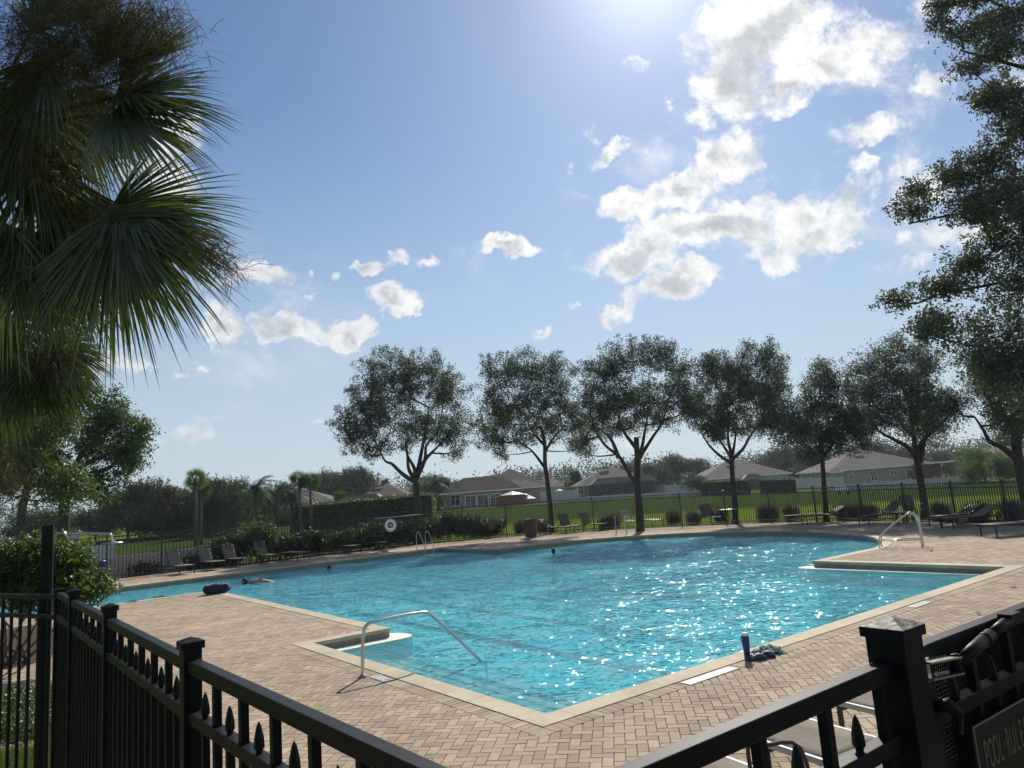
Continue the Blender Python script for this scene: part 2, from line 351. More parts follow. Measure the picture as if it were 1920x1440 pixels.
def smoothpath(pts, sub=3):
    pts = [Vector(p) for p in pts]; out = []
    for i in range(len(pts)-1):
        p0, p1, p2, p3 = pts[max(i-1, 0)], pts[i], pts[i+1], pts[min(i+2, len(pts)-1)]
        for k in range(sub):
            t = k/sub
            out.append(.5*((2*p1)+(p2-p0)*t+(2*p0-5*p1+4*p2-p3)*t*t+(3*p1-p0-3*p2+p3)*t**3))
    out.append(pts[-1]); return out
def branchset(mb, start_nodes, ends, rng, frac=.5, r0=.02):
    """thin branches from the nearest limb node to the sprigs"""
    nodes = np.array([tuple(p) for p in start_nodes])
    for e in ends:
        if rng.uniform() > frac: continue
        d = np.linalg.norm(nodes-e, axis=1) + np.maximum(0, nodes[:, 2]-e[2])*1.5
        a = Vector(nodes[d.argmin()]); b = Vector(e); L = (b-a).length
        if L < .1: continue
        mid = (a+b)/2 + Vector(rng.normal(size=3)*.08*L) + Vector((0, 0, -.08*L))
        mb.tube([a, mid, b], [r0*(.5+.25*L), r0*(.35+.15*L), r0*.25], 4, cap=False)

# ------------------------------------------------------------------ pool frame (u away to the left, v away to the right)
AZP = 2.2285; ca, sa = math.cos(AZP), math.sin(AZP); O0 = at(1024.6, 1342)
def uv(u, v, z=0.0): return Vector((O0.x+u*ca+v*sa, O0.y+u*sa-v*ca, z))
WZ = -.17
def pool_poly():
    P = [(0, 0), (0, 12.75), (4.45, 12.8), (4.45, 15.2)]
    a0 = math.asin((15.97-14.2)/7.9); n = 18
    P += [(12.1-7.9*math.cos(a0+(math.pi-2*a0)*i/n), 14.2+7.9*math.sin(a0+(math.pi-2*a0)*i/n)) for i in range(n+1)]
    P += [(19.8, 13.68), (24.65, 13.68), (24.65, -9.0), (18.35, -9.0), (18.35, 1.5), (6.42, 1.5), (6.42, 0)]
    return P
PUV = pool_poly(); POOL = [uv(*p).to_2d() for p in PUV]
def offset(poly, d):
    n = len(poly); ar = sum(poly[i].x*poly[(i+1) % n].y-poly[(i+1) % n].x*poly[i].y for i in range(n)); sg = 1 if ar > 0 else -1
    out = []
    for i in range(n):
        a, b, c = poly[i-1], poly[i], poly[(i+1) % n]
        e1 = (b-a).normalized(); e2 = (c-b).normalized()
        n1 = Vector((e1.y, -e1.x))*sg; n2 = Vector((e2.y, -e2.x))*sg
        m = (n1+n2); m = m/ (1+n1.dot(n2)); out.append(b+m*d)
    return out
def inside(px, py, poly):
    r_ = np.zeros(len(px), bool); n = len(poly)
    for i in range(n):
        x1, y1 = poly[i]; x2, y2 = poly[(i+1) % n]
        c = ((y1 > py) != (y2 > py)); 
        with np.errstate(divide='ignore', invalid='ignore'): r_ ^= c & (px < (x2-x1)*(py-y1)/(y2-y1+1e-12)+x1)
    return r_
def pdist(px, py, poly):
    d = np.full(len(px), 1e9); n = len(poly)
    for i in range(n):
        x1, y1 = poly[i]; x2, y2 = poly[(i+1) % n]; L = (x2-x1)**2+(y2-y1)**2
        t = np.clip(((px-x1)*(x2-x1)+(py-y1)*(y2-y1))/L, 0, 1)
        d = np.minimum(d, np.hypot(px-x1-t*(x2-x1), py-y1-t*(y2-y1)))
    return d
def sheet(name, outer, holes, z, mat, zfun=None, extra=()):
    pts = []; edges = []; loops = [outer]+list(holes)
    for lp in loops:
        k = len(pts); pts += [Vector((p[0], p[1])) for p in lp]; edges += [(k+i, k+(i+1) % len(lp)) for i in range(len(lp))]
    pts += [Vector(p) for p in extra]
    V, E, F, *_ = geometry.delaunay_2d_cdt(pts, edges, [], 0, 1e-5)
    cen = np.array([[sum(V[i].x for i in f)/3, sum(V[i].y for i in f)/3] for f in F])
    keep = inside(cen[:, 0], cen[:, 1], [tuple(p) for p in outer])
    for h in holes: keep &= ~inside(cen[:, 0], cen[:, 1], [tuple(p) for p in h])
    m = MB(); m.add([(v.x, v.y, zfun(v.x, v.y) if zfun else z) for v in V], [f for f, k in zip(F, keep) if k])
    o = m.build(name, mat); return o

# ------------------------------------------------------------------ ground
def zt(x, y):
    r_ = math.hypot(x, y); az = math.degrees(math.atan2(x, y)); t = min(max((r_-45)/75, 0), 1); t = t*t*(3-2*t)
    A = np.interp(az, [-90, -22, -6, 8, 17, 24, 32, 90], [.4, .5, .6, .8, .2, -.6, -.6, 0])
    return -.07 + t*float(A)
gm = bpy.data.materials.new('lawn_grass'); gm.use_nodes = True; t = NT(gm.node_tree)
tc = t.node('ShaderNodeTexCoord').outputs['Object']
c0 = t.mix(t.ss(t.noise(tc, .35, 5, .6), .35, .65), (.11, .165, .02), (.075, .12, .016))
c0 = t.mix(t.ss(t.noise(tc, 9.0, 5, .7), .35, .7), c0, (.14, .17, .03))
sp = t.node('ShaderNodeSeparateXYZ'); t.set(sp.inputs[0], tc)
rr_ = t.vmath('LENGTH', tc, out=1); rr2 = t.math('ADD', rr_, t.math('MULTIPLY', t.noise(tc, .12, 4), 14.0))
shade_band = t.math('MULTIPLY', t.ss(rr2, 62, 68), t.ss(rr2, 122, 112))          # shade across the far lawn, painted into the grass colour by distance
c0 = t.mix(t.math('MULTIPLY', shade_band, .9), c0, (.03, .055, .016))
p = t.node('ShaderNodeBsdfPrincipled'); t.set(p.inputs['Base Color'], c0); p.inputs['Roughness'].default_value = 1; p.inputs['Specular IOR Level'].default_value = 0
bp = t.node('ShaderNodeBump'); bp.inputs['Strength'].default_value = 1; bp.inputs['Distance'].default_value = .08; t.set(bp.inputs['Height'], t.noise(tc, 6.0, 8, .7)); t.l.new(bp.outputs[0], p.inputs['Normal'])
o_ = t.node('ShaderNodeOutputMaterial'); t.l.new(p.outputs[0], o_.inputs[0]); MATS['lawn_grass'] = gm
ext = [(math.sin(a_)*r_, math.cos(a_)*r_) for r_ in (30, 45, 52, 60, 70, 80, 90, 100, 110, 120, 140, 180, 260, 500, 1000) for a_ in [R(k*6) for k in range(60)]]
pool_wide = offset(POOL, .12)
POOLT = [tuple(p) for p in pool_wide]
ext = [e for e in ext if not inside(np.array([e[0]]), np.array([e[1]]), POOLT)[0]]
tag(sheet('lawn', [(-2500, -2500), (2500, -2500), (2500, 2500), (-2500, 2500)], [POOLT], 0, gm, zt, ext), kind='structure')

FL = [at(x, y).to_2d() for x, y in [(127, 1096), (220, 1087), (470, 1057), (610, 1038), (786, 1021)]]
FLs, FLe = Vector((-19.6, 29.9)), Vector((-5.72, 39.85))
BACK = [Vector(p) for p in [(-5.72, 39.85), (-3.3, 40.35), (-.9, 40.45), (1.5, 40.3), (3.9, 39.9), (6.2, 39.1), (8.3, 38.0), (10.3, 36.9), (12.1, 35.6), (13.6, 33.8), (14.8, 31.8), (15.6, 29.7), (16.2, 27.4), (16.6, 25.1), (16.8, 22.7), (16.9, 20.3)]]
fdir = (FLe-FLs).normalized(); fn_ = Vector((-fdir.y, fdir.x))
DECK = [FLs-fdir*2+fn_*.15, FLe+fn_*.15] + [p+Vector((.05, .12)) for p in BACK[1:]] + [Vector((18, 12)), Vector((12, 0.2)), Vector((-5.0, .2)), Vector((-5.5, 7.0)),
        at(-60, 1420).to_2d(), at(-60, 1100).to_2d()+Vector((-3, 0)), Vector((-24, 24))]
DECKT = [tuple(p) for p in DECK]
tag(sheet('pool_deck', DECKT, [[tuple(p) for p in offset(POOL, .05)]], -.012, M_joint), kind='structure')
deck = bpy.data.objects['pool_deck']
BEDS = {'bush_bed': [at(*q).to_2d() for q in [(-160, 1270), (-60, 1262), (40, 1250), (92, 1236), (108, 1215), (98, 1185), (60, 1172), (-60, 1190), (-160, 1200)]],
        'groundcover_bed': [at(*q).to_2d() for q in [(-90, 1338), (45, 1312), (100, 1297), (235, 1268), (235, 1345), (100, 1386), (-90, 1402)]],
        'front_bed': [at(*q).to_2d() for q in [(-90, 1424), (60, 1404), (110, 1396), (235, 1360), (235, 1520), (-120, 1560)]]}
BEDT = {k: [tuple(p) for p in v] for k, v in BEDS.items()}
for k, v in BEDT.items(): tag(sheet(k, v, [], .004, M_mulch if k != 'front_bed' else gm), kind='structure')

strip = [FLs-fdir*2+fn_*.1, FLe+fn_*.1]+[p+Vector((.03, .1)) for p in BACK[1:]]
outer_ = [FLs-fdir*2+fn_*2.2, FLe+Vector((-.9, 2.0))]+[p+(Vector((p.x-5, p.y-28)).normalized()*1.6) for p in BACK[1:]]
mb_ = MB(); nS = len(strip); mb_.add([(q.x, q.y, -.025) for q in strip+outer_], [(i, i+1, nS+i+1, nS+i) for i in range(nS-1)])
tag(mb_.build('mulch_bed', M_mulch), kind='structure')
# ---- pavers: herringbone field + soldier course
def paver_quads(cx, cy, ang, hl, hw, z, rng, b=.0035, tilt=.0015):
    """returns vertices (N*9*4) of raised, chamfered pavers"""
    n = len(cx); ct, st = np.cos(ang), np.sin(ang); dz = rng.uniform(-tilt, tilt, n)
    def corner(sx_, sy_, inset, zz):
        lx, ly = sx_*(hl-inset), sy_*(hw-inset); return np.stack([cx+lx*ct-ly*st, cy+lx*st+ly*ct, np.full(n, 1.0)*(z+zz)+dz], 1)
    sg = [(-1, -1), (1, -1), (1, 1), (-1, 1)]
    t_ = [corner(*q, b, 0) for q in sg]; l_ = [corner(*q, 0.0, -.012) for q in sg]
    faces = [t_] + [[l_[i], l_[(i+1) % 4], t_[(i+1) % 4], t_[i]] for i in range(4)]
    return np.stack([np.stack(f, 1) for f in faces], 1)       # n,5,4,3
HA = AZP+R(45); W_ = .1016; g_ = .0035
ch, sh = math.cos(HA), math.sin(HA)
ii, jj = np.meshgrid(np.arange(-420, 420), np.arange(-420, 420)); ii = ii.ravel(); jj = jj.ravel(); cls = (ii-jj) % 4
hx = np.concatenate([(ii[cls == 0]+1)*W_, (ii[cls == 3]+.5)*W_]); hy = np.concatenate([(jj[cls == 0]+.5)*W_, (jj[cls == 3]+1)*W_])
ha = np.concatenate([np.full((cls == 0).sum(), HA), np.full((cls == 3).sum(), HA+math.pi/2)])
X_ = 0 + hx*ch-hy*sh; Y_ = 20 + hx*sh+hy*ch
vis = (np.abs(X_) < Y_*.86+1.0) & (Y_ > .3)
X_, Y_, ha = X_[vis], Y_[vis], ha[vis]
k1 = inside(X_, Y_, DECKT) & ~inside(X_, Y_, [tuple(p) for p in POOL]); X_, Y_, ha = X_[k1], Y_[k1], ha[k1]
k1 = pdist(X_, Y_, [tuple(p) for p in POOL]) > .395
for v in BEDT.values(): k1 &= ~inside(X_, Y_, v)
X_, Y_, ha = X_[k1], Y_[k1], ha[k1]
dep = Y_*math.cos(PITCH)+( -CAMH)*math.sin(PITCH)
sxp = 960+FPX*X_/dep
seen = np.hypot(X_, Y_) + np.where((sxp < 560) | (sxp > 1500) | (Y_ < 4.9), 100, 0)
order = np.argsort(seen); near_i, rest_i = order[:300], order[300:]
V_ = paver_quads(X_[rest_i], Y_[rest_i], ha[rest_i], W_-g_/2, W_/2-g_/2, 0.0, nr)
# soldier course of pavers round the coping
CW, BW = .27, .2032
def ring(d0, d1, step, gap):
    A_, B_ = offset(POOL, d0), offset(POOL, d1); out = []; n = len(POOL)
    for i in range(n):
        a0, a1, b0, b1 = A_[i], A_[(i+1) % n], B_[i], B_[(i+1) % n]
        e = (POOL[(i+1) % n]-POOL[i]); L = e.length; e = e/L
        lo = min((a0-POOL[i]).dot(e), (b0-POOL[i]).dot(e)); hi = max((a1-POOL[i]).dot(e), (b1-POOL[i]).dot(e))
        k = max(1, round((hi-lo)/step)); s_ = (hi-lo)/k
        for j in range(k):
            t0, t1 = lo+j*s_+gap/2, lo+(j+1)*s_-gap/2
            def cl(P, Q, t):
                u0, u1 = (P-POOL[i]).dot(e), (Q-POOL[i]).dot(e); base_ = P-e*u0; return base_+e*min(max(t, u0), u1)
            q = [cl(a0, a1, t0), cl(a0, a1, t1), cl(b0, b1, t1), cl(b0, b1, t0)]
            if (q[0]-q[1]).length < .01 and (q[2]-q[3]).length < .01: continue
            out.append(q)
    return out
sold = ring(CW+.003, CW+BW, W_, .004)
SV = []
for q in sold:
    c = sum(q, Vector((0, 0)))/4; t_ = [p+(c-p).normalized()*.004 for p in q]; zz = .003+rnd.uniform(-.001, .001)
    l3 = [(p.x, p.y, -.012) for p in q]; t3 = [(p.x, p.y, zz) for p in t_]
    SV.append([t3]+[[l3[i], l3[(i+1) % 4], t3[(i+1) % 4], t3[i]] for i in range(4)])
allV = np.concatenate([V_.reshape(-1, 3), np.array(SV).reshape(-1, 3)])
def welded(name, V5, mat, parent):
    """pavers whose 5 faces share 8 vertices so that each paver is one island"""
    V5 = V5.reshape(-1, 5, 4, 3); n = len(V5); top = V5[:, 0]; low = V5[:, 1:, 0]
    co = np.concatenate([top, low], 1).reshape(-1, 3).astype(np.float32)
    idx = np.array([[0, 1, 2, 3]]+[[4+i, 4+(i+1) % 4, (i+1) % 4, i] for i in range(4)])
    F = (idx[None]+(np.arange(n)*8)[:, None, None]).reshape(-1).astype(np.int32)
    me = bpy.data.meshes.new(name); me.vertices.add(len(co)); me.vertices.foreach_set('co', co.ravel())
    me.loops.add(len(F)); me.loops.foreach_set('vertex_index', F); me.polygons.add(len(F)//4); me.polygons.foreach_set('loop_start', np.arange(0, len(F), 4, dtype=np.int32))
    me.polygons.foreach_set('use_smooth', np.zeros(len(F)//4, dtype=bool)); me.materials.append(mat); me.update(); me.validate(); o = bpy.data.objects.new(name, me); C.objects.link(o); o.parent = parent; return o
tag(welded('paver_field', allV, M_paver, deck), kind='stuff')
pm = bpy.data.meshes.new('paver'); q5 = paver_quads(np.zeros(1), np.zeros(1), np.zeros(1), W_-g_/2, W_/2-g_/2, 0.0, nr, tilt=0)
tmp = welded('paver', q5, M_paver, None); pm = tmp.data; bpy.data.objects.remove(tmp)
for i in near_i: inst('paver', pm, deck, (X_[i], Y_[i], rnd.uniform(-.001, .0015)), (0, 0, ha[i]))

# ---- pool shell
cop = ring(-.02, CW, .46, .003)
cpo = empty('pool_coping'); cpo['kind'] = 'structure'
for q in cop:
    c = sum(q, Vector((0, 0)))/4
    m = MB(); m.prism([(p.x, p.y) for p in q], -.05, .012+rnd.uniform(-.0006, .0006)); m.build('coping_stone', M_coping, cpo)
n = len(POOL)
wl = MB()
for i in range(n):
    a, b = POOL[i], POOL[(i+1) % n]
    wl.add([(a.x, a.y, -.055), (b.x, b.y, -.055), (b.x, b.y, -.26), (a.x, a.y, -.26)], [(0, 1, 2, 3)])
tag(wl.build('pool_wall_band', M_wall), kind='structure')
wl = MB()
for i in range(n):
    a, b = POOL[i], POOL[(i+1) % n]
    wl.add([(a.x, a.y, -.26), (b.x, b.y, -.26), (b.x, b.y, -1.5), (a.x, a.y, -1.5)], [(0, 1, 2, 3)])
tag(wl.build('pool_wall', M_plaster), kind='structure')
tag(sheet('pool_floor', [tuple(p) for p in POOL], [], -1.25, M_plaster), kind='structure')
# lane lines on the floor
for (u0, u1, v_) in [(2.0, 17.5, 3.2), (3.2, 17.5, 5.7), (5, 23.5, 8.2), (5.5, 23.5, 10.7), (6.5, 18.5, 13.0)]:
    m = MB(); m.prism([tuple(uv(*q).to_2d()) for q in [(u0, v_-.17), (u1, v_-.17), (u1, v_+.17), (u0, v_+.17)]], -1.248, -1.244)
    for e in (u0, u1): m.prism([tuple(uv(*q).to_2d()) for q in [(e-.13, v_-.45), (e+.13, v_-.45), (e+.13, v_+.45), (e-.13, v_+.45)]], -1.243, -1.239)
    o = m.build('lane_line', M_line); o['kind'] = 'structure'
# submerged entry steps along the near left edge, with dark nosing tiles
st_ = empty('entry_steps'); st_['kind'] = 'structure'
for k, (d0, zz) in enumerate([(.50, -.24), (1.0, -.35), (1.5, -.48)]):
    m = MB(); m.prism([tuple(uv(*q).to_2d()) for q in [(.0, 0.0), (6.42, 0.0), (6.42, d0), (.0, d0)]], -1.25, zz); m.build('step', M_step, st_)
    m = MB(); m.prism([tuple(uv(*q).to_2d()) for q in [(.0, d0-.045), (6.42, d0-.045), (6.42, d0+.004), (.0, d0+.004)]], zz-.03, zz+.003); m.build('nosing_tile', M_line, st_)
# half-awash white ledges round the two wall ends
def ledge(pts):
    m = MB(); m.prism([tuple(uv(*q).to_2d()) for q in pts], -.35, WZ+.018); o = m.build('pool_ledge', M_step, bevel=.01); o['kind'] = 'structure'
    m = MB(); m.prism([tuple((uv(*q)).to_2d()) for q in pts], -.5, WZ-.012)
    c = sum((uv(*q).to_2d() for q in pts), Vector((0, 0)))/len(pts)
    m.v = [((v[0]-c.x)*1.03+c.x, (v[1]-c.y)*1.03+c.y, v[2]) for v in m.v]; o = m.build('ledge_tile', M_line, o)
ledge([(6.42, 0.12), (6.10, .12), (6.06, 1.55), (6.08, 1.70), (6.16, 1.82), (6.28, 1.89), (6.42, 1.90), (6.62, 1.84), (6.9, 1.62), (6.9, 1.5), (6.42, 1.5)])
ledge([(.05, 12.8), (.05, 12.55), (4.7, 12.52), (4.85, 12.7), (4.8, 12.95), (4.45, 13.2), (4.45, 12.8)])

# ---- water
wm = bpy.data.materials.new('pool_water'); wm.use_nodes = True; t = NT(wm.node_tree)
tc = t.node('ShaderNodeTexCoord').outputs['Object']
mp = t.node('ShaderNodeMapping'); t.set(mp.inputs['Vector'], tc); mp.inputs['Rotation'].default_value = (0, 0, R(8)); mp.inputs['Scale'].default_value = (.62, 1.0, 1)
h2 = t.noise(mp.outputs[0], 4.2, 3, .55, .6)
def slope(sc_, k, det, off):
    q = t.vmath('ADD', mp.outputs[0], (off, off*.7, 0)); c_ = t.vmath('SUBTRACT', t.noise(q, sc_, det, .55, .3, out='Color'), (.5, .5, .5)); v = t.vmath('SCALE', c_); v.node.inputs['Scale'].default_value = k; return v
sl_ = t.vmath('ADD', slope(1.3, .30, 2, 0), t.vmath('ADD', slope(4.5, .62, 2, 7), slope(16.0, 1.25, 2, 13)))
sl_ = t.vmath('MULTIPLY', sl_, (1, 1, 0))
nrm = t.vmath('NORMALIZE', t.vmath('ADD', sl_, (0, 0, 1)))
sl2 = t.vmath('MULTIPLY', sl_, (.4, .4, 0)); nrm2 = t.vmath('NORMALIZE', t.vmath('ADD', sl2, (0, 0, 1)))
# caustic light painted as a cell pattern into the transmission, refraction and diffuse colours
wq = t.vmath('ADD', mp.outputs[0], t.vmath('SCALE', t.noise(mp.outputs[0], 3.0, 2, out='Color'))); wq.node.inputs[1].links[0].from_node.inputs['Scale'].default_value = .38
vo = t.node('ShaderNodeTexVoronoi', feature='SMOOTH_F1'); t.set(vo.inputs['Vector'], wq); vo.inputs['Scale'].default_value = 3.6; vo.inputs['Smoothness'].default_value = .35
lens = t.ss(vo.outputs['Distance'], .30, .78, .0, 1.0)  # mask of the painted caustic cells
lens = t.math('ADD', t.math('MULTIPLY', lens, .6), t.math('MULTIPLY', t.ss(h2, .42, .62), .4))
caustic_tint = t.mix(lens, (.56, .99, 1.0), (.97, 1.0, 1.0))
tr = t.node('ShaderNodeBsdfTransparent'); t.set(tr.inputs[0], caustic_tint)
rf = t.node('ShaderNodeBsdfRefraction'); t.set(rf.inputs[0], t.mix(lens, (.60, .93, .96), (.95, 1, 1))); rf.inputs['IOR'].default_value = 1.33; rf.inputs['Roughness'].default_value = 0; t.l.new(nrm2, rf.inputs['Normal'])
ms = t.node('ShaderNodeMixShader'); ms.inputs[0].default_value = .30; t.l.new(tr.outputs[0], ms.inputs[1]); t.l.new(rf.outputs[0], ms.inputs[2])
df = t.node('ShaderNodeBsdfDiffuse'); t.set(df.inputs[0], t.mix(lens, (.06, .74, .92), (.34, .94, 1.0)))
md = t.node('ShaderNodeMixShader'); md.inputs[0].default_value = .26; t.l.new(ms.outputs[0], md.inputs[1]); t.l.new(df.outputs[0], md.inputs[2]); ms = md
gl = t.node('ShaderNodeBsdfGlossy'); gl.inputs['Roughness'].default_value = .06; t.l.new(nrm, gl.inputs['Normal'])
fr = t.node('ShaderNodeFresnel'); fr.inputs[0].default_value = 1.33; t.l.new(nrm, fr.inputs['Normal'])
m2 = t.node('ShaderNodeMixShader'); t.set(m2.inputs[0], t.math('MULTIPLY', fr.outputs[0], .70)); t.l.new(ms.outputs[0], m2.inputs[1]); t.l.new(gl.outputs[0], m2.inputs[2])
o_ = t.node('ShaderNodeOutputMaterial'); t.l.new(m2.outputs[0], o_.inputs[0])
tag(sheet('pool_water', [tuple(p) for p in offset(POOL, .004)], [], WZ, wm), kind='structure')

# depth marks
def glyph(ch, size, mat, ext):
    c = bpy.data.curves.new('letter', 'FONT'); c.body = ch; c.size = size; c.extrude = ext; c.align_x = 'CENTER'; c.align_y = 'CENTER'; c.materials.append(mat)
    t0_ = bpy.data.objects.new('letter', c); me = bpy.data.meshes.new_from_object(t0_); bpy.data.objects.remove(t0_); return me
def text(body, size, mat, parent, M, ext=.001, adv=.72):
    """one child object per character, centred on M"""
    wd = [(.42 if ch in 'I1· ' else adv)*size for ch in body]; x = -sum(wd)/2
    for ch, w_ in zip(body, wd):
        if ch != ' ':
            o = bpy.data.objects.new('letter', glyph(ch, size, mat, ext)); C.objects.link(o); o.parent = parent; o.matrix_basis = M @ Matrix.Translation((x+w_/2, 0, 0))
        x += w_
def frame(o, xa, ya):
    xa, ya = Vector(xa).normalized(), Vector(ya).normalized(); za = xa.cross(ya)
    return Matrix(((xa.x, ya.x, za.x, o[0]), (xa.y, ya.y, za.y, o[1]), (xa.z, ya.z, za.z, o[2]), (0, 0, 0, 1)))
eU, eV = Vector((ca, sa, 0)), Vector((sa, -ca, 0))
def depth_mark(body, c, xa, label, sz=.10, wdt=.62):
    M_ = frame(c, xa, (0, 0, 1)); m = MB(); m.box((0, 0, .001), (wdt, .105, .006)); o = m.build('depth_marker', M_tilewhite if 0 else M_wall); o.matrix_world = M_
    tag(o, label, 'depth marker', 'depth markings on the pool wall')
    text(body, sz, M_txt, o, Matrix.Translation((0, 0, .0052)))
depth_mark('4 FT 6 IN', uv(1.35, 12.795, -.112)-eV*.006, -eU, '4 FT 6 IN depth mark on the wall of the right-hand deck peninsula')
depth_mark('3 FT 6 IN', uv(24.64, 1.0-1.6, -.112)-eU*.006, eV, '3 FT 6 IN depth mark under the far coping at the shallow left end')
depth_mark('5 FT', uv(24.64, 9.2, -.112)-eU*.006, eV, 'small depth mark on the far wall near the swimming head', .1, .3)
depth_mark('5 FT', uv(19.79, 14.6, -.112)-eU*.006, eV, 'small depth mark on the far wall right of the inner corner', .1, .3)
def deck_mark(body, u, v, along, label, n_=5):
    root = empty('deck_marker', uv(u, v, .004), math.atan2(along.y, along.x), label, 'depth tile', 'white depth tiles set in the pavers')
    for k in range(n_):
        m = MB(); m.box(((k-(n_-1)/2)*.152, 0, .003), (.148, .148, .006)); o = m.build('tile', M_tilewhite, root, bevel=.0015)
        if k < len(body) and body[k] != ' ':
            text(body[k], .11, M_txt, o, Matrix.Translation(((k-(n_-1)/2)*.152, 0, .0066)), ext=.0004)
deck_mark('4FT6IN', -.385, 2.22, eV, 'row of white depth tiles beside the near right coping', 6)
deck_mark(' NO ', -.385, 7.75, eV, 'pale depth tiles set farther up the right coping', 4)
deck_mark('3 FT', 3.0, -.385, -eU, 'small pale depth tiles by the foot of the handrail', 3)

# ------------------------------------------------------------------ fences
PK, SPK = .13, .13
def picket_mesh(h, wd, spear=False, name='picket', mat=M_black):
    m = MB()
    if not spear: m.box((0, 0, h/2), (wd, wd, h))
    else:
        m.box((0, 0, (h-.10)/2), (wd*.9, wd*.9, h-.10))
        m.lathe([(wd*.52, h-.10), (wd*.52, h-.094), (wd*.34, h-.088), (wd*.36, h-.080), (wd*.60, h-.070), (wd*.54, h-.045), (wd*.26, h-.012), (.0008, h)], (0, 0, 0), 6, False)
    return m.mesh(name, mat)
def post(parent, p, h, wd, rz, mat=M_black, cap=True, capmat=None, z0=0.0):
    m = MB(); m.box((0, 0, h/2), (wd, wd, h)); o = m.build('post', mat, parent, bevel=.003); o.location = (p[0], p[1], z0); o.rotation_euler = (0, 0, rz)
    if cap:
        k = wd/2+.008; m = MB(); m.box((0, 0, h+.008), (2*k, 2*k, .026)); mc = m; mc.build('cap_skirt', mat, o); m = MB(); m.add([(-k, -k, h+.021), (k, -k, h+.021), (k, k, h+.021), (-k, k, h+.021), (0, 0, h+.021+wd*.24)], [(0, 1, 4), (1, 2, 4), (2, 3, 4), (3, 0, 4)])
        m.build('post_cap', capmat or mat, o)
    return o
def near_span(root, a, b, top=1.80, mesh_cache={}):
    a, b = Vector(a), Vector(b); d = b-a; L = d.length; d /= L; rz = math.atan2(d.y, d.x)
    for z, hh_ in ((top-.0225, .045), (top-.195, .04), (.22, .04)):
        m = MB(); m.bar((*a, z), (*b, z), .04, hh_); m.build('rail', M_black, root, bevel=.0025)
    k = 'tall', 'spear'
    if 'tall' not in mesh_cache:
        mesh_cache['tall'] = picket_mesh(top-.08-.045, .025); mesh_cache['spear'] = picket_mesh(top-.175+.085-.08, .026, True, 'spear_picket')
    n_ = int(L/PK); off = (L-n_*PK)/2
    for i in range(n_+1):
        p = a+d*(off+i*PK)
        inst('picket' if i % 2 == 0 else 'spear_picket', mesh_cache['tall' if i % 2 == 0 else 'spear'], root, (p.x, p.y, .08), (0, 0, rz))
CORN = Vector((-.03, 1.24)); ld = Vector((-.62, .785)).normalized(); P1 = Vector((-1.245, 2.715))
rz_l = math.atan2(ld.y, ld.x)
lf = empty('spear_fence', (0, 0, 0), 0, 'black spear-top fence running from the bottom centre to the left corner', 'fence', 'near black fence runs')
Ls = [P1, P1+ld*1.72, P1+ld*3.2, P1+ld*4.1]
for i, p in enumerate([CORN]+Ls): post(lf, p, 1.74 if i == 0 else 1.84 if i < 4 else 1.80, .064, rz_l, cap=i > 0)
for a, b in zip([CORN]+Ls[:-1], Ls): near_span(lf, a+(b-a).normalized()*.032, b-(b-a).normalized()*.032)
rd = Vector((.81, .586)).normalized(); rz_r = math.atan2(rd.y, rd.x)
GP = Vector((.965, 2.0))
rf_ = empty('spear_fence', (0, 0, 0), 0, 'black spear-top fence running up to the thick gate post on the right', 'fence', 'near black fence runs')
near_span(rf_, CORN+rd*.04, GP-rd*.05)
gpo = empty('gate_post', (GP.x, GP.y, 0), rz_r, 'thick black gate post with a mottled pyramid cap', 'post')
post(gpo, (0, 0), 1.86, .102, 0, capmat=M_mottle)
# tall shower post at the corner with the little gate rails left of it
# gate with expanded-metal screen
G0_, G1_ = GP+rd*.085, GP+rd*1.10
gt = empty('pool_gate', (0, 0, 0), 0, 'black pool gate backed with diamond mesh right of the thick post', 'gate')
near_span(gt, G0_+rd*.04, G1_-rd*.02, 1.81)
for p in (G0_+rd*.02, G1_): m = MB(); m.box((p.x, p.y, .95), (.045, .045, 1.72), rz_r); m.build('stile', M_black, gt, bevel=.002)
nrm_r = Vector((-rd.y, rd.x)); cellw = .013
m = MB(); z0_, z1_, Lg = .95, 1.76, (G1_-G0_).length; off3 = nrm_r*.03
def pg(s_, z): q = G0_+rd*s_+off3; return (q.x, q.y, z)
k = -int((z1_-z0_)/cellw*.5)
for sgn in (1, -1):
    for q in np.arange(-(z1_-z0_)*.62, Lg+(z1_-z0_)*.62, cellw):
        s0, s1 = q, q+(z1_-z0_)*.55*sgn; za, zb = z0_, z1_
        if s1 == s0: continue
        ta, tb = 0.0, 1.0
        for lim in (0.0, Lg):
            tt = (lim-s0)/(s1-s0)
            if (s0 < 0 and lim == 0.0) or (s0 > Lg and lim == Lg): ta = max(ta, tt)
            if (s1 > Lg and lim == Lg) or (s1 < 0 and lim == 0.0): tb = min(tb, tt)
        if tb-ta > .01: m.bar(pg(s0+(s1-s0)*ta, za+(zb-za)*ta), pg(s0+(s1-s0)*tb, za+(zb-za)*tb), .002, .0042, up=(nrm_r.x, nrm_r.y, 0))
tag(m.build('mesh_screen', M_black, gt), kind='stuff')
m = MB(); m.box((*(G1_+rd*.07), .97), (.064, .064, 1.94), rz_r)
lp = empty('latch_post', (0, 0, 0), 0, 'black latch post at the right edge beyond the gate', 'post'); post(lp, G1_+rd*.075, 1.93, .064, rz_r)
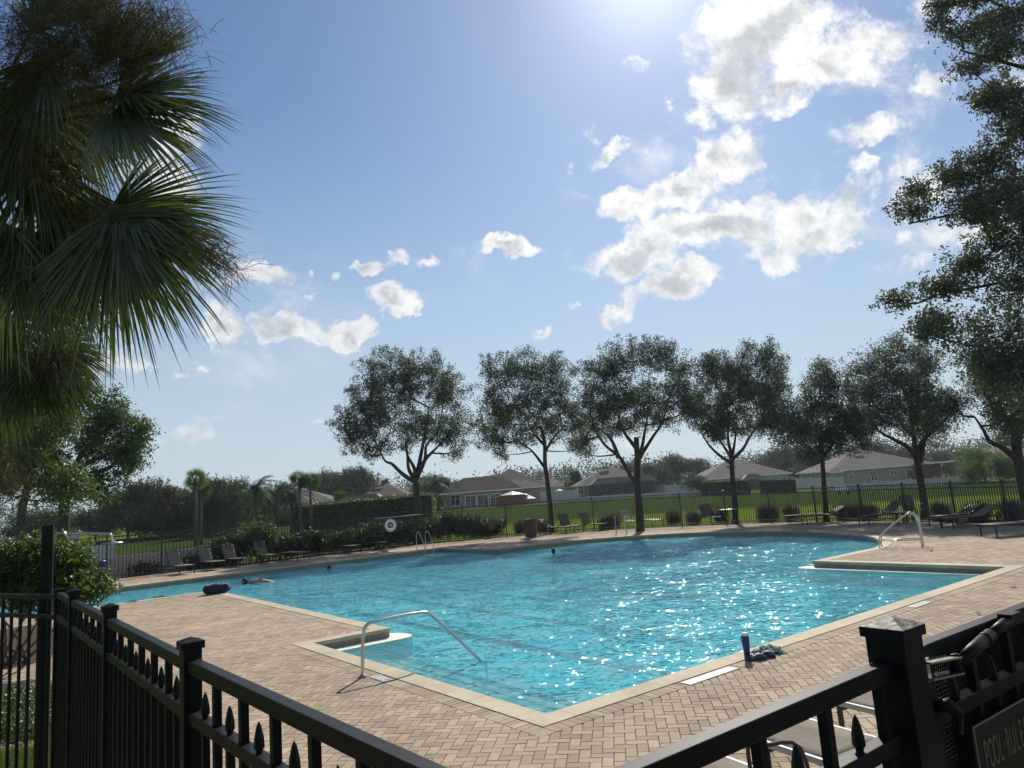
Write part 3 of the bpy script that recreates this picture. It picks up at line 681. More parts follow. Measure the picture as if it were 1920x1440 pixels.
# rules sign
sp0 = G0_-nrm_r*.03
a_ = vpl(1820, 1362, sp0, rd); sO = (a_.to_2d()-G0_).dot(rd)
sz = a_.z; Mx = frame((*(sp0+rd*(sO+.24)), sz-.30), (rd.x, rd.y, 0), (0, 0, 1))
m = MB(); m.box((0, 0, 0), (.48, .60, .006)); sg_ = m.build('rules_sign', M_sign); sg_.matrix_world = Mx
tag(sg_, 'dark bronze POOL RULES sign bolted to the mesh gate', 'sign')
m = MB()
for (c_, d_2) in (((0, .297, .002), (.48, .006, .008)), ((-.237, 0, .002), (.006, .588, .008)), ((.237, 0, .002), (.006, .588, .008)), ((0, -.297, .002), (.48, .006, .008))): m.box(c_, d_2)
m.build('sign_border', M_ledge, sg_)
text('POOL·RULES', .084, M_letter, sg_, Matrix.Translation((-.045, .205, .0035)) @ Matrix.Diagonal((.53, 1.35, 1, 1)))
for k, xy in enumerate([(-.212, .12), (.212, .12), (-.212, -.2)]):
    m = MB(); m.lathe([(.006, .003), (.006, .006), (.003, .0075)], (xy[0], xy[1], 0), 10); m.build('screw', M_steel, sg_)
# closer: steel bracket + hydraulic cylinder
gc = empty('gate_closer', (0, 0, 0), 0, 'black hydraulic gate closer with a worn steel bracket beside the thick post', 'gate closer')
b0 = vpl(1722, 1247, GP-nrm_r*.052, rd); 
bk = MB()
s0 = GP+rd*.055-nrm_r*.04
bz1, bz0 = vpl(1760, 1230, s0, rd).z, vpl(1760, 1262, s0, rd).z
for z in (bz1, bz0): bk.bar((*s0, z), (*(s0+rd*.155-nrm_r*.01), z-.012), .042, .005)
bk.bar((*(s0+rd*.002), bz0-.01), (*(s0+rd*.002), bz1+.008), .006, .05, up=(rd.x, rd.y, 0))
bk.build('bracket', M_steel, gc)
e0 = Vector((*(s0+rd*.150-nrm_r*.01), (bz0+bz1)/2-.012)); e1 = vpl(1893, 1160, s0-nrm_r*.0, rd)
m = MB(); m.tube([e0+Vector((0, 0, -.028)), e0+Vector((0, 0, .028))], .017, 12); m.build('pivot', M_black, gc)
dv = e1-e0; m = MB(); m.tube([e0+dv*.03, e0+dv*.62], .0185, 14); m.tube([e0+dv*.50, e0+dv*.53], .0205, 14); m.build('cylinder', M_black, gc)
m = MB(); m.tube([e0+dv*.62, e0+dv], .0150, 12); m.build('rod', M_black, gc)
m = MB(); m.box((e1.x, e1.y, e1.z+.012), (.07, .04, .012), rz_r); m.build('mounting_plate', M_black, gc)
# latch hand grip below the bracket
lt = vpl(1775, 1340, s0, rd); m = MB(); m.tube([lt+Vector((-.03, 0, .02)), lt+Vector((0, -.01, .028)), lt+Vector((.03, 0, .0)), lt+Vector((.025, 0, -.05))], [.014, .018, .015, .01], 10); m.build('lower_hinge', M_black, gc)

TP = at(79, 1440, .35).to_2d(); 
sh_p = far(91, 985, TP.y)
shw = empty('shower_post', (TP.x, TP.y, 0), .5, 'tall square black post carrying a chrome shower arm', 'shower')
m = MB(); m.box((0, 0, sh_p.z/2), (.085, .085, sh_p.z)); m.build('post', M_black, shw, bevel=.003)
# chrome arm (its own world geometry, parent has rotation so use a second root-relative transform)
def tolocal(root, p): return root.matrix_basis.inverted() @ Vector(p)
bpy.context.view_layer.update()
A0 = far(104, 1000, TP.y); A1 = far(205, 1001, TP.y+.1); A2 = far(211, 1018, TP.y+.1)
arm = [A0, A0.lerp(A1, .3), A0.lerp(A1, .9), A1+Vector((.012, 0, -.008)), A2+Vector((0, 0, .01)), A2]
m = MB(); m.tube([tolocal(shw, p) for p in smoothpath(arm, 3)], .0105, 10); m.tube([tolocal(shw, A0.lerp(A1, .12)), tolocal(shw, A0.lerp(A1, .2))], .017, 10); m.tube([tolocal(shw, A0+Vector((.05, 0, .03))), tolocal(shw, A0+Vector((.11, 0, -.05)))], .012, 8); m.build('shower_arm', M_steel, shw)
hq = tolocal(shw, A2); m = MB(); m.lathe([(.015, .012), (.085, .002), (.087, -.006), (.02, -.008)], hq, 20); m.build('shower_head', M_steel, shw)
# small gate rails left of the post
lg = empty('side_gate', (0, 0, 0), 0, 'thin black side gate rails at the far left edge', 'gate')
q0 = Ls[3]; q1 = at(-60, 1116, 1.76).to_2d(); dd = (q1-q0).normalized(); 
for z in (1.76, 1.60, .25): m = MB(); m.bar((*q0, z), (*q1, z), .03, .035); m.build('rail', M_black, lg)
pkm = picket_mesh(1.72, .02)
for i in range(1, 8):
    q = q0+dd*(i*.155)
    inst('picket', pkm, lg, (q.x, q.y, .04), (0, 0, math.atan2(dd.y, dd.x)))

# far fences
def far_fence(name, pts, label, hts, pk=.115, limit=300, z0=0.0):
    root = empty(name, (0, 0, 0), 0, label, 'fence', 'black picket fence round the pool deck')
    pmesh = {}; extra = MB(); cnt = 0; N = len(pts)
    for i in range(N-1):
        a, b = pts[i], pts[i+1]; h = (hts[i]+hts[i+1])/2; d = b-a; L = d.length; d = d/L; rz = math.atan2(d.y, d.x)
        post(root, a, hts[i]+.04, .064, rz, M_black2, z0=z0)
        for z, in ((h-.02,), (h-.19,), (.15,)):
            m = MB(); m.bar((*a, z0+z+(hts[i]-h if z > 1 else 0)), (*b, z0+z+(hts[i+1]-h if z > 1 else 0)), .035, .035); m.build('rail', M_black2, root)
        key = round(h, 2)
        if key not in pmesh: pmesh[key] = picket_mesh(h-.06, .024, mat=M_black2)
        n_ = int(L/pk)
        for k in range(1, n_):
            p = a+d*(L*k/n_)
            if cnt < limit: inst('picket', pmesh[key], root, (p.x, p.y, z0+.04), (0, 0, rz)); cnt += 1
            else: extra.box((p.x, p.y, z0+.04+(h-.06)/2), (.024, .024, h-.06), rz)
    post(root, pts[-1], hts[-1]+.04, .064, 0, M_black2, z0=z0)
    if extra.v: tag(extra.build('picket_rest', M_black2, root), kind='stuff')
    return root
nl = 8; lpts = [FLs.lerp(FLe, i/nl) for i in range(nl+1)]
far_fence('picket_fence', lpts, 'black picket fence in front of the leafy shrubs on the left', [1.83]*(nl+1), .15)
bh = list(np.interp(range(len(BACK)), [0, 4, 8, 15], [1.83, 1.80, 1.60, 1.45]))
far_fence('picket_fence', BACK, 'black picket fence curving behind the round end of the pool', bh, .115)

# ------------------------------------------------------------------ handrail, ladders
def curvepipe(name, pts, r, mat, parent, sub=4): m = MB(); m.tube(smoothpath(pts, sub), r, 10); return m.build(name, mat, parent)
hb = at(680, 1270); e_in = uv(3.1, 1.0, -.45)
hr = empty('handrail', (0, 0, 0), 0, 'bent stainless handrail over the pool entry steps', 'handrail')
D0 = hb.y; tp = far(690, 1182, D0); rdv = (uv(0, 1)-uv(0, 0))
def hp(f_, z): q = hb.to_2d()+Vector((rdv.x, rdv.y))*f_; return Vector((q.x, q.y, z))
pts = [hp(0, 0), hp(0, .35), hp(0, .62), hp(.03, .735), hp(.12, .79), hp(.30, .84), hp(.62, .93), hp(.71, .935), hp(.80, .88), hp(1.05, .60), hp(1.62, -.06), hp(1.66, -.14), hp(1.66, -.5)]
K = vpl(800, 1152, hb.to_2d(), (rdv.x, rdv.y)); K2 = vpl(911, 1246, hb.to_2d(), (rdv.x, rdv.y)); K1 = vpl(700, 1170, hb.to_2d(), (rdv.x, rdv.y))
def vs(x, y): return vpl(x, y, hb.to_2d(), (rdv.x, rdv.y))
pts = [hb, vs(680, 1230), vs(681, 1190), vs(688, 1172), vs(708, 1164), vs(760, 1153), vs(792, 1148.5), vs(803, 1150), vs(820, 1163), vs(860, 1199), vs(902, 1239), vs(909, 1245), vs(912, 1254)]
pts.append(pts[-1]+Vector((0, 0, -.35)))
curvepipe('rail_pipe', pts, .0235, M_steel, hr, 3)
m = MB(); m.lathe([(.06, .012), (.058, .022), (.03, .034), (.024, .05)], hb, 18); m.build('escutcheon', M_steel, hr)
def ladder(c, inward, sep, label, h=.85, reach=.75, bar=False, base=.62):
    inward = Vector(inward[:2]).normalized(); side = Vector((-inward.y, inward.x)); root = empty('pool_ladder', (0, 0, 0), 0, label, 'ladder', 'stainless pool ladders')
    for s_ in (-1, 1):
        b = Vector(c[:2])+side*s_*sep/2
        def q(f_, z): w_ = b+inward*f_; return Vector((w_.x, w_.y, z))
        curvepipe('side_rail', [q(-base, 0), q(-base, h*.6), q(-base+.05, h*.9), q(-base+.18, h), q(-base+.34, h*.93), q(0, h*.45), q(.10, h*.22), q(.12, 0), q(.12, -1.0)], .021, M_steel, root)
    for z in (-.35, -.65, -.95):
        m = MB(); a = Vector(c[:2])+inward*.12; m.box((a.x, a.y, z), (.10, sep, .02), math.atan2(inward.y, inward.x)); m.build('tread', M_steel, root)
    if bar:
        m = MB()
        for s_ in (-1, 1): b = Vector(c[:2])+side*s_*sep/2; m.tube([(*(b+inward*.12), .22), (*(b-inward*base), .22)], .016, 8)
        m.build('lower_bar', M_steel, root)
ladder(uv(24.63, 13.0), -eU, .5, 'ladder with two slanting rails at the far inner corner of the pool')
ladder(at(1166, 1003), (-.1, -1, 0), .5, 'ladder at the far curved edge in front of the white strap chair')
lc = at(1660, 1027)
ladder(lc, at(1560, 1029).to_2d()-lc.to_2d(), .45, 'large grab-rail ladder on the right peninsula', .95, bar=True, base=.95)

# ------------------------------------------------------------------ furniture
def make_chaise(ang, straps=False, seatm=M_sling, railm=M_bronze, arms=True, L=1.95, white_back=False):
    root = empty('chaise_lounge'); w_ = .62; hz_ = .36; sx0 = -.05
    for s_ in (-1, 1):
        m = MB(); m.bar((-L/2, s_*w_/2, hz_), (L/2, s_*w_/2, hz_), .03, .045); m.build('side_rail', railm, root, bevel=.004)
    for x in (-L/2+.22, L/2-.12):
        for s_ in (-1, 1):
            m = MB(); m.bar((x, s_*w_/2, 0), (x, s_*w_/2, hz_-.02), .032); m.build('leg', M_bronze, root)
        m = MB(); m.bar((x, -w_/2, hz_-.05), (x, w_/2, hz_-.05), .025); m.build('cross_bar', M_bronze, root)
    hx_ = -L/2+.72; bl = .74
    def slab(x0, z0, x1, z1, wd=w_-.03, th=.014, sag=.02):
        m = MB(); n_ = 8; V = []; F = []
        for i in range(n_+1):
            t_ = i/n_
            for j in range(5):
                y = (j/4-.5)*wd; sg = -sag*(1-(2*j/4-1)**2)*math.sin(math.pi*min(1, max(0, t_)))
                V.append((x0+(x1-x0)*t_, y, z0+(z1-z0)*t_+sg+.02))
        k = len(V); V += [(a, b, c-th) for a, b, c in V]
        for i in range(n_):
            for j in range(4):
                a = i*5+j; F += [(a, a+5, a+6, a+1), (k+a, k+a+1, k+a+6, k+a+5)]
        for i in range(n_):
            for j in (0, 4):
                a = i*5+j; F.append((a, k+a, k+a+5, a+5) if j == 0 else (a, a+5, k+a+5, k+a))
        for j in range(4): F += [(j, j+1, k+j+1, k+j), (n_*5+j, k+n_*5+j, k+n_*5+j+1, n_*5+j+1)]
        m.add(V, F, True); return m
    tx_, tz_ = hx_-bl*math.cos(ang), hz_+bl*math.sin(ang)
    if straps:
        for k in range(9):
            x = hx_+.05+k*.135; m = MB(); m.box((x, 0, hz_+.028), (.055, w_-.02, .008)); m.build('strap', M_slat, root)
        for k in range(6):
            f_ = .1+k*.12; m = MB(); m.bar((hx_-f_*math.cos(ang), -w_/2, hz_+f_*math.sin(ang)+.02), (hx_-f_*math.cos(ang), w_/2, hz_+f_*math.sin(ang)+.02), .05, .008, up=(math.sin(ang), 0, math.cos(ang))); m.build('strap', M_slat, root)
    else:
        slab(L/2-.02, hz_, hx_, hz_).build('seat', seatm, root)
        slab(hx_, hz_, tx_, tz_).build('backrest', seatm, root)
    if ang > .05:
        m = MB()
        for s_ in (-1, 1): m.bar((hx_, s_*w_/2, hz_), (tx_, s_*w_/2, tz_), .026)
        m.bar((tx_, -w_/2, tz_), (tx_, w_/2, tz_), .026); m.bar((hx_-.45*math.cos(ang), 0, hz_+.45*math.sin(ang)), (-L/2+.1, 0, hz_-.03), .02); m.build('back_frame', M_bronze, root)
    if arms:
        for s_ in (-1, 1):
            y = s_*(w_/2+.03); c_ = [(hx_+.42, y, hz_), (hx_+.40, y, hz_+.14), (hx_+.28, y, hz_+.21), (hx_-.02, y, hz_+.20), (hx_-.12, y, hz_+.12), (hx_-.10, y, hz_)]
            m = MB(); m.tube(smoothpath(c_, 3), .014, 6); m.build('armrest', M_bronze, root)
    return root
def make_chair():
    root = empty('patio_chair'); w_ = .56
    for sx_ in (-1, 1):
        for sy in (-1, 1): m = MB(); m.bar((sx_*.25, sy*w_/2, 0), (sx_*.22, sy*w_/2, .42), .028); m.build('leg', M_bronze, root)
    m = MB(); m.box((.02, 0, .43), (.50, w_-.03, .02)); m.build('seat', M_sling, root, bevel=.006)
    Mt = Matrix.Rotation(R(-14), 3, 'Y'); m = MB(); m.box((-.32, 0, .73), (.02, w_-.04, .60), M=Mt); m.build('backrest', M_sling, root, bevel=.006)
    m = MB()
    for s_ in (-1, 1): m.bar((-.23, s_*w_/2, .40), (-.405, s_*w_/2, 1.04), .026)
    m.bar((-.405, -w_/2, 1.04), (-.405, w_/2, 1.04), .026); m.build('back_frame', M_bronze, root)
    for s_ in (-1, 1): m = MB(); m.tube(smoothpath([(.24, s_*w_/2, .42), (.26, s_*w_/2, .60), (.18, s_*w_/2, .67), (-.28, s_*w_/2, .64)], 3), .014, 6); m.build('armrest', M_bronze, root)
    return root
def make_table(r_=.45, h=.72):
    root = empty('patio_table'); m = MB(); m.lathe([(r_-.02, h-.03), (r_, h-.02), (r_, h), (r_-.01, h+.004)], n=28); m.build('table_top', M_rail, root)
    for k in range(4): a = k*math.pi/2+.6; m = MB(); m.bar((math.cos(a)*r_*.75, math.sin(a)*r_*.75, 0), (math.cos(a)*r_*.6, math.sin(a)*r_*.6, h-.03), .028); m.build('leg', M_bronze, root)
    return root
protos = {'up': make_chaise(R(62)), 'mid': make_chaise(R(40)), 'flat': make_chaise(0.0, arms=False), 'low': make_chaise(R(26), arms=False),
          'strapup': make_chaise(R(58), straps=True), 'strapflat': make_chaise(0.0, straps=True, arms=False), 'tan': make_chaise(0.0, railm=M_rail, arms=False),
          'chair': make_chair(), 'table': make_table(), 'stable': make_table(.25, .5)}
used = set()
def place(kind, loc, rz, label, cat, group):
    src = protos[kind]
    o = src if kind not in used else copy_tree(src)
    used.add(kind); o.location = (loc[0], loc[1], .002); o.rotation_euler = (0, 0, rz); tag(o, label, cat, group); return o
fl = math.atan2(fdir.y, fdir.x)
GC = 'chaise lounges along the fence'
# left row, backs towards the fence, seats towards the pool
tow = fl-math.pi/2
def lp_(x, y, back=.95): q = at(x, y).to_2d(); return q
for (x, y, kd, off, lab) in [(335, 1076, 'up', .22, 'leftmost chaise with its back half raised in front of the low white wall'),
    (393, 1068, 'up', .22, 'second chaise from the left with sunlit stripes on its back'),
    (438, 1062, 'up', .22, 'third chaise from the left with upright taupe back'),
    (498, 1055, 'up', .22, 'fourth chaise from the left, upright beside a fence post'),
    (552, 1050, 'flat', .2, 'chaise lying flat in the shade of the leafy shrubs'),
    (648, 1037, 'flat', .2, 'flat chaise in shade left of the life ring'),
    (700, 1030, 'up', .2, 'chaise with raised back just under the life ring')]:
    q = at(x, y).to_2d(); place(kd, q, tow+off, lab, 'chaise lounge', GC)
place('up', at(842, 1012), tow+.5, 'chaise with raised back behind the slanting ladder rails', 'chaise lounge', GC)
for (x, y, rz, lab) in [(880, 1009, .2, 'patio chair left of the small table seen side-on'), (893, 1004, -1.4, 'patio chair behind the table with its top rail catching light'),
                        (917, 1008, 2.4, 'patio chair right of the table turned away from the pool'), (938, 1005, 3.4, 'patio chair farthest right of the table group by the fence')]:
    place('chair', at(x, y), rz, lab, 'patio chair', 'patio chairs round the far table')
place('table', at(899, 1008), 0, 'round patio table between the four chairs by the fence', 'patio table', None)
for (x, y, kd, rz, lab) in [(1040, 1001, 'mid', -.5, 'chaise seen side-on right beside the brown litter bin'), (1068, 998, 'up', -1.0, 'chaise with raised back next to the second oak trunk'),
    (1110, 995, 'up', -.8, 'chaise with pale top edge between the second and third oaks'),
    (1178, 989, 'strapup', -1.45, 'white strap chaise with raised back left of the third oak'), (1226, 987, 'strapflat', -1.5, 'flat white strap bench right of the third oak trunk'),
    (1333, 982, 'up', -1.45, 'green-grey chaise facing the pool left of the fourth oak'),
    (1512, 980, 'flat', -.15, 'flat dark chaise right of the fourth oak seen side-on'), (1545, 981, 'low', math.pi, 'dark chaise with low raised back under the fifth oak'),
    (1655, 981, 'mid', math.pi+.2, 'chaise with light striped back behind the big ladder'), (1795, 984, 'low', math.pi+.1, 'dark chaise with back raised to the right, left one of the pair'),
    (1822, 988, 'low', math.pi+.05, 'dark chaise with back raised to the right, right one of the pair'), (1905, 1003, 'flat', math.pi+.1, 'flat chaise cut by the right edge of the picture')]:
    place(kd, at(x, y), rz, lab, 'chaise lounge', GC)
place('chair', at(1716, 976), -1.4, 'high-backed patio chair in front of the sixth oak trunk', 'patio chair', None)
place('table', at(1368, 981), 0, 'small round table in the shade by the fourth oak', 'patio table', None)
place('stable', at(1690, 984), 0, 'low side table between the striped chaise and the high-backed chair', 'side table', None)
d3 = Vector((.5, -.86))
for (x, y, lab) in [(1.83, 5.92, 'near tan chaise seen through the right fence, the middle one'), (2.72, 6.72, 'near tan chaise next to the thick gate post'), (1.00, 5.25, 'near tan chaise low at the bottom edge, the leftmost of three')]:
    c_ = Vector((x, y))+d3*.95; place('tan', c_, math.atan2(d3.y, d3.x), lab, 'chaise lounge', 'tan chaises just inside the near fence')
hoop = at(1413, 1440, .2); hl_ = empty('chair_arm_hoop', (0, 0, 0), 0, 'dark curved arm of a chair rising beside the near tan chaises', 'chair')
c0_ = at(1410, 1402, .55); m = MB(); m.tube(smoothpath([c0_+Vector((0, -.02, -.5)), c0_+Vector((-.03, 0, -.05)), c0_+Vector((.0, 0, .01)), c0_+Vector((.08, .02, 0)), c0_+Vector((.35, .1, -.06)), c0_+Vector((.40, .1, -.53))], 4), .014, 8); m.build('armrest', M_wood, hl_)

# litter bin
tb = empty('litter_bin', at(996, 1008), .1, 'brown slatted litter bin by the fence near the second oak', 'litter bin')
for k in range(16):
    a = 2*math.pi*k/16; m = MB(); m.box((.29*math.cos(a), .29*math.sin(a), .47), (.025, .10, .86), a); m.build('slat', M_wood, tb)
m = MB(); m.lathe([(.30, .88), (.33, .90), (.33, .95), (.20, .98)], n=20); m.build('lid', M_wood, tb)
m = MB(); m.lathe([(.26, .03), (.27, .86)], n=20); m.build('liner', M_black2, tb)
# life ring
lr_c = FLs.lerp(FLe, 0); lr = vpl(732, 985, FLs-fn_*.08, fdir); ringo = empty('life_ring', lr, fl, 'white life ring hanging on the black fence', 'life ring')
m = MB(); V = []; F = []; n1_, n2_ = 32, 10
for i in range(n1_):
    for j in range(n2_): a, b = 2*math.pi*i/n1_, 2*math.pi*j/n2_; rr = .245+.085*math.cos(b); V.append((rr*math.cos(a), .055*math.sin(b), rr*math.sin(a)))
for i in range(n1_):
    for j in range(n2_): F.append((i*n2_+j, ((i+1) % n1_)*n2_+j, ((i+1) % n1_)*n2_+(j+1) % n2_, i*n2_+(j+1) % n2_))
m.add(V, F, True); m.build('ring', M_white, ringo)
m = MB(); m.tube([(.345*math.cos(2*math.pi*k/24), -.03-.02*math.sin(3*2*math.pi*k/24)**2, .345*math.sin(2*math.pi*k/24)) for k in range(25)], .008, 5); m.build('grab_rope', M_whitef, ringo)
m = MB(); m.lathe([(.13, -.01), (.13, .01)], n=20); o = m.build('throw_rope_coil', M_navy, ringo); o.rotation_euler = (R(90), 0, 0)
m = MB(); m.lathe([(.075, -.012), (.07, .014)], n=14); o = m.build('centre_badge', M_whitef, ringo); o.rotation_euler = (R(90), 0, 0); o.location = (0, -.01, 0)
rl_ = empty('reach_pole', (0, 0, 0), 0, 'long pale rescue pole lying on top of the fence above the life ring', 'rescue pole')
pa, pb = vpl(702, 972.5, FLs-fn_*.05, fdir), vpl(797, 963.5, FLs-fn_*.05, fdir); m = MB(); m.tube([pa, pb], .016, 8); m.build('pole', M_slat, rl_)

# navy bag, bottle, clogs, towel
bgc = at(407, 1113); bag = empty('swim_bag', bgc, .35, 'navy bag with white squares on the corner of the deck', 'bag')
V = []; F = []; nx_, ny_ = 18, 10
for sgn in (1, -1):
    for i in range(nx_+1):
        for j in range(ny_+1):
            x, y = i/nx_*2-1, j/ny_*2-1; pn = (1-x**4)*(1-y**4); pin = 1-.14*(x*x*y*y)*2
            V.append((x*.40*(1-.10*(1-abs(y))*0)*pin + .02*math.sin(5*y), y*.24*pin, max(.001, .15+sgn*.15*pn**.45+.015*math.sin(7*x+2)*pn)))
N_ = (nx_+1)*(ny_+1)
for s_ in (0, 1):
    for i in range(nx_):
        for j in range(ny_): a = s_*N_+i*(ny_+1)+j; F.append((a, a+ny_+1, a+ny_+2, a+1) if s_ == 0 else (a, a+1, a+ny_+2, a+ny_+1))
MB().add(V, F, True).build('bag_body', M_navy, bag)
for (x, y) in [(-.12, .02), (.04, .0), (.20, .05), (-.24, -.08)]:
    pn = ((1-(x/.4)**4)*(1-(y/.24)**4)); z = .15+.15*pn**.45+.015*math.sin(7*x/.4+2)*pn+.004; m = MB(); m.box((x, y, z), (.075, .075, .004)); m.build('white_patch', M_whitef, bag)
bo = at(1405, 1237); bt = empty('water_bottle', (bo.x-.02, bo.y, .012), .0, 'tall blue bottle with a white lid at the pool edge', 'bottle')
m = MB(); m.lathe([(.036, .0), (.040, .01), (.040, .12), (.048, .17), (.049, .27), (.045, .285)], n=20); m.build('bottle_body', M_blue, bt)
m = MB(); m.lathe([(.044, .286), (.046, .292), (.045, .315), (.03, .322)], n=20); m.build('bottle_lid', M_whitef, bt)
m = MB(); m.tube([(-.046, 0, .27), (-.066, 0, .262), (-.066, 0, .22), (-.05, 0, .21)], .005, 6); m.build('strap', M_navy, bt)
def clog(loc, rz, label):
    o = empty('rubber_clog', loc, rz, label, 'clog', 'rubber clogs by the bottle'); m = MB()
    prof = [(-.13, .030, .03, .055), (-.10, .042, .03, .06), (-.04, .044, .02, .045), (.0, .048, .02, .075), (.05, .055, .02, .085), (.09, .055, .02, .07), (.125, .04, .02, .045), (.14, .018, .02, .03)]
    V = []; nn = 10
    for x, w2, zl, hh_ in prof:
        for j in range(nn): a = 2*math.pi*j/nn; V.append((x, w2*math.cos(a), max(0.0, .5*hh_+.5*hh_*math.sin(a))))
    F = [(i*nn+j, i*nn+(j+1) % nn, (i+1)*nn+(j+1) % nn, (i+1)*nn+j) for i in range(len(prof)-1) for j in range(nn)]+[tuple(range(nn-1, -1, -1)), tuple((len(prof)-1)*nn+j for j in range(nn))]
    m.add(V, F, True); m.build('upper', M_teal, o); m = MB(); m.box((0, 0, .008), (.27, .088, .016)); m.build('sole', M_black2, o, bevel=.006)
    m = MB(); m.tube(smoothpath([(-.02, .046, .05), (-.11, .045, .07), (-.145, 0, .075), (-.11, -.045, .07), (-.02, -.046, .05)], 3), .007, 6); m.build('heel_strap', M_teal, o)
cb = at(1418, 1238); clog((cb.x, cb.y, .004), .15, 'blue-grey clog lying against the blue bottle'); cb2 = at(1432, 1234); clog((cb2.x+.02, cb2.y+.03, .004), -.2, 'second blue-grey clog next to the green towel')
tw = at(1440, 1225); twv = empty('towel', (tw.x, tw.y, .004), .2, 'crumpled green and white patterned towel', 'towel')
V = []; F = []; nn = 22
for i in range(nn+1):
    for j in range(nn+1):
        x, y = i/nn*2-1, j/nn*2-1; e = max(0, 1-(x*x+y*y)*.75)
        V.append((x*.20+.02*math.sin(6*y), y*.13+.02*math.sin(5*x+1), .005+.10*e**.7*(.75+.35*math.sin(9*x+3*y)*math.cos(8*y-2*x))))
for i in range(nn):
    for j in range(nn): a = i*(nn+1)+j; F.append((a, a+nn+1, a+nn+2, a+1))
o = MB().add(V, F, True).build('cloth', M_greent, twv); o.modifiers.new('thickness', 'SOLIDIFY').thickness = .006
for (x, y, lab) in [(247, 1129, 'dark flip-flop pair at the left deck edge by the bush'), (300, 1120, 'thin dark strap lying on the coping left of the bag')]:
    q = at(x, y); o = empty('sandal', (q.x, q.y, .004), .2, lab, 'sandal'); m = MB()
    m.prism([(-.17, -.05), (.05, -.06), (.17, -.03), (.17, .03), (.05, .06), (-.17, .05)], 0, .02); m.build('sole', M_black2, o, bevel=.005)
    m = MB(); m.tube([(-.02, .05, .015), (.05, .02, .05), (.11, 0, .02), (.05, -.02, .05), (-.02, -.05, .015)], .007, 6); m.build('strap', M_navy, o)

# ------------------------------------------------------------------ swimmers
def person(label, loc, rz, joints, edges, radii, head, hairlen=.0, cloth=None):
    root = empty('person', loc, rz, label, 'person', 'swimmers in the pool')
    me = bpy.data.meshes.new('body'); me.from_pydata(joints, edges, []); o = bpy.data.objects.new('body', me); C.objects.link(o); o.parent = root
    sk = o.modifiers.new('skin', 'SKIN'); sk.use_smooth_shade = True
    for v, r_ in zip(me.skin_vertices[0].data, radii): v.radius = (r_, r_)
    me.skin_vertices[0].data[0].use_root = True
    ss_ = o.modifiers.new('sub', 'SUBSURF'); ss_.levels = 1; ss_.render_levels = 2; me.materials.append(M_skin)
    hd, hz2, tilt = head
    h = MB(); V = []; F = []; a_n, b_n = 16, 12
    for i in range(b_n+1):
        ph = math.pi*i/b_n
        for j in range(a_n):
            th = 2*math.pi*j/a_n; x, y, z = math.sin(ph)*math.cos(th), math.sin(ph)*math.sin(th), math.cos(ph)
            k = 1.0-.16*max(0, -z)*(1 if x > 0 else .4); ns = .018 if (x > .93 and abs(y) < .3 and -.25 < z < .1) else 0
            V.append((x*.096*k+ns, y*.076*k, z*.118))
    for i in range(b_n):
        for j in range(a_n): F.append((i*a_n+j, (i+1)*a_n+j, (i+1)*a_n+(j+1) % a_n, i*a_n+(j+1) % a_n))
    h.add(V, F, True)
    for s_ in (-1, 1): h.box((-.005, s_*.078, -.01), (.03, .012, .05))
    ho = h.build('head', M_skin, root); ho.location = hd; ho.rotation_euler = (0, tilt, hz2)
    hm = MB(); V2 = [(v[0]*1.10-.012, v[1]*1.12, v[2]*1.09+.008) for v in V]
    F2 = [f for f in F if not (sum(V[i][0] for i in f)/4 > .035 and sum(V[i][2] for i in f)/4 < .055) and sum(V[i][2] for i in f)/4 > -.075-hairlen]
    hm.add(V2, F2, True); hm.build('hair', M_hair, ho)
    return root
sw = at(486, 1092, WZ)
J = [(0, 0, -.10), (.22, 0, -.06), (.40, 0, -.05), (-.25, 0, -.16), (.53, 0, -.0),
     (.40, .17, -.04), (.40, -.17, -.04), (-.45, .10, -.22), (-.85, .10, -.30), (-1.2, .10, -.36), (-.45, -.10, -.22), (-.85, -.10, -.27), (-1.2, -.1, -.34),
     (.25, -.34, .02), (.02, -.52, .07), (-.06, -.58, .09), (.62, .26, -.08), (.85, .24, -.10), (.93, .24, -.11), (-1.4, .1, -.38), (-1.4, -.1, -.36)]
E_ = [(0, 1), (1, 2), (0, 3), (2, 4), (2, 5), (2, 6), (3, 7), (7, 8), (8, 9), (3, 10), (10, 11), (11, 12), (6, 13), (13, 14), (14, 15), (5, 16), (16, 17), (17, 18), (9, 19), (12, 20)]
RR = [.13, .15, .15, .14, .055, .06, .06, .08, .055, .035, .08, .055, .035, .045, .035, .03, .045, .035, .03, .03, .03]
J1 = [(-x, y, z+.06) for x, y, z in J]
person('dark-haired swimmer near the left lounge row with one arm stretched to the right', (sw.x+.15, sw.y, WZ-.02), .25, [(x, y, z+.05) for x, y, z in J1], E_, RR, ((-.66, 0, .10), math.pi, .0))
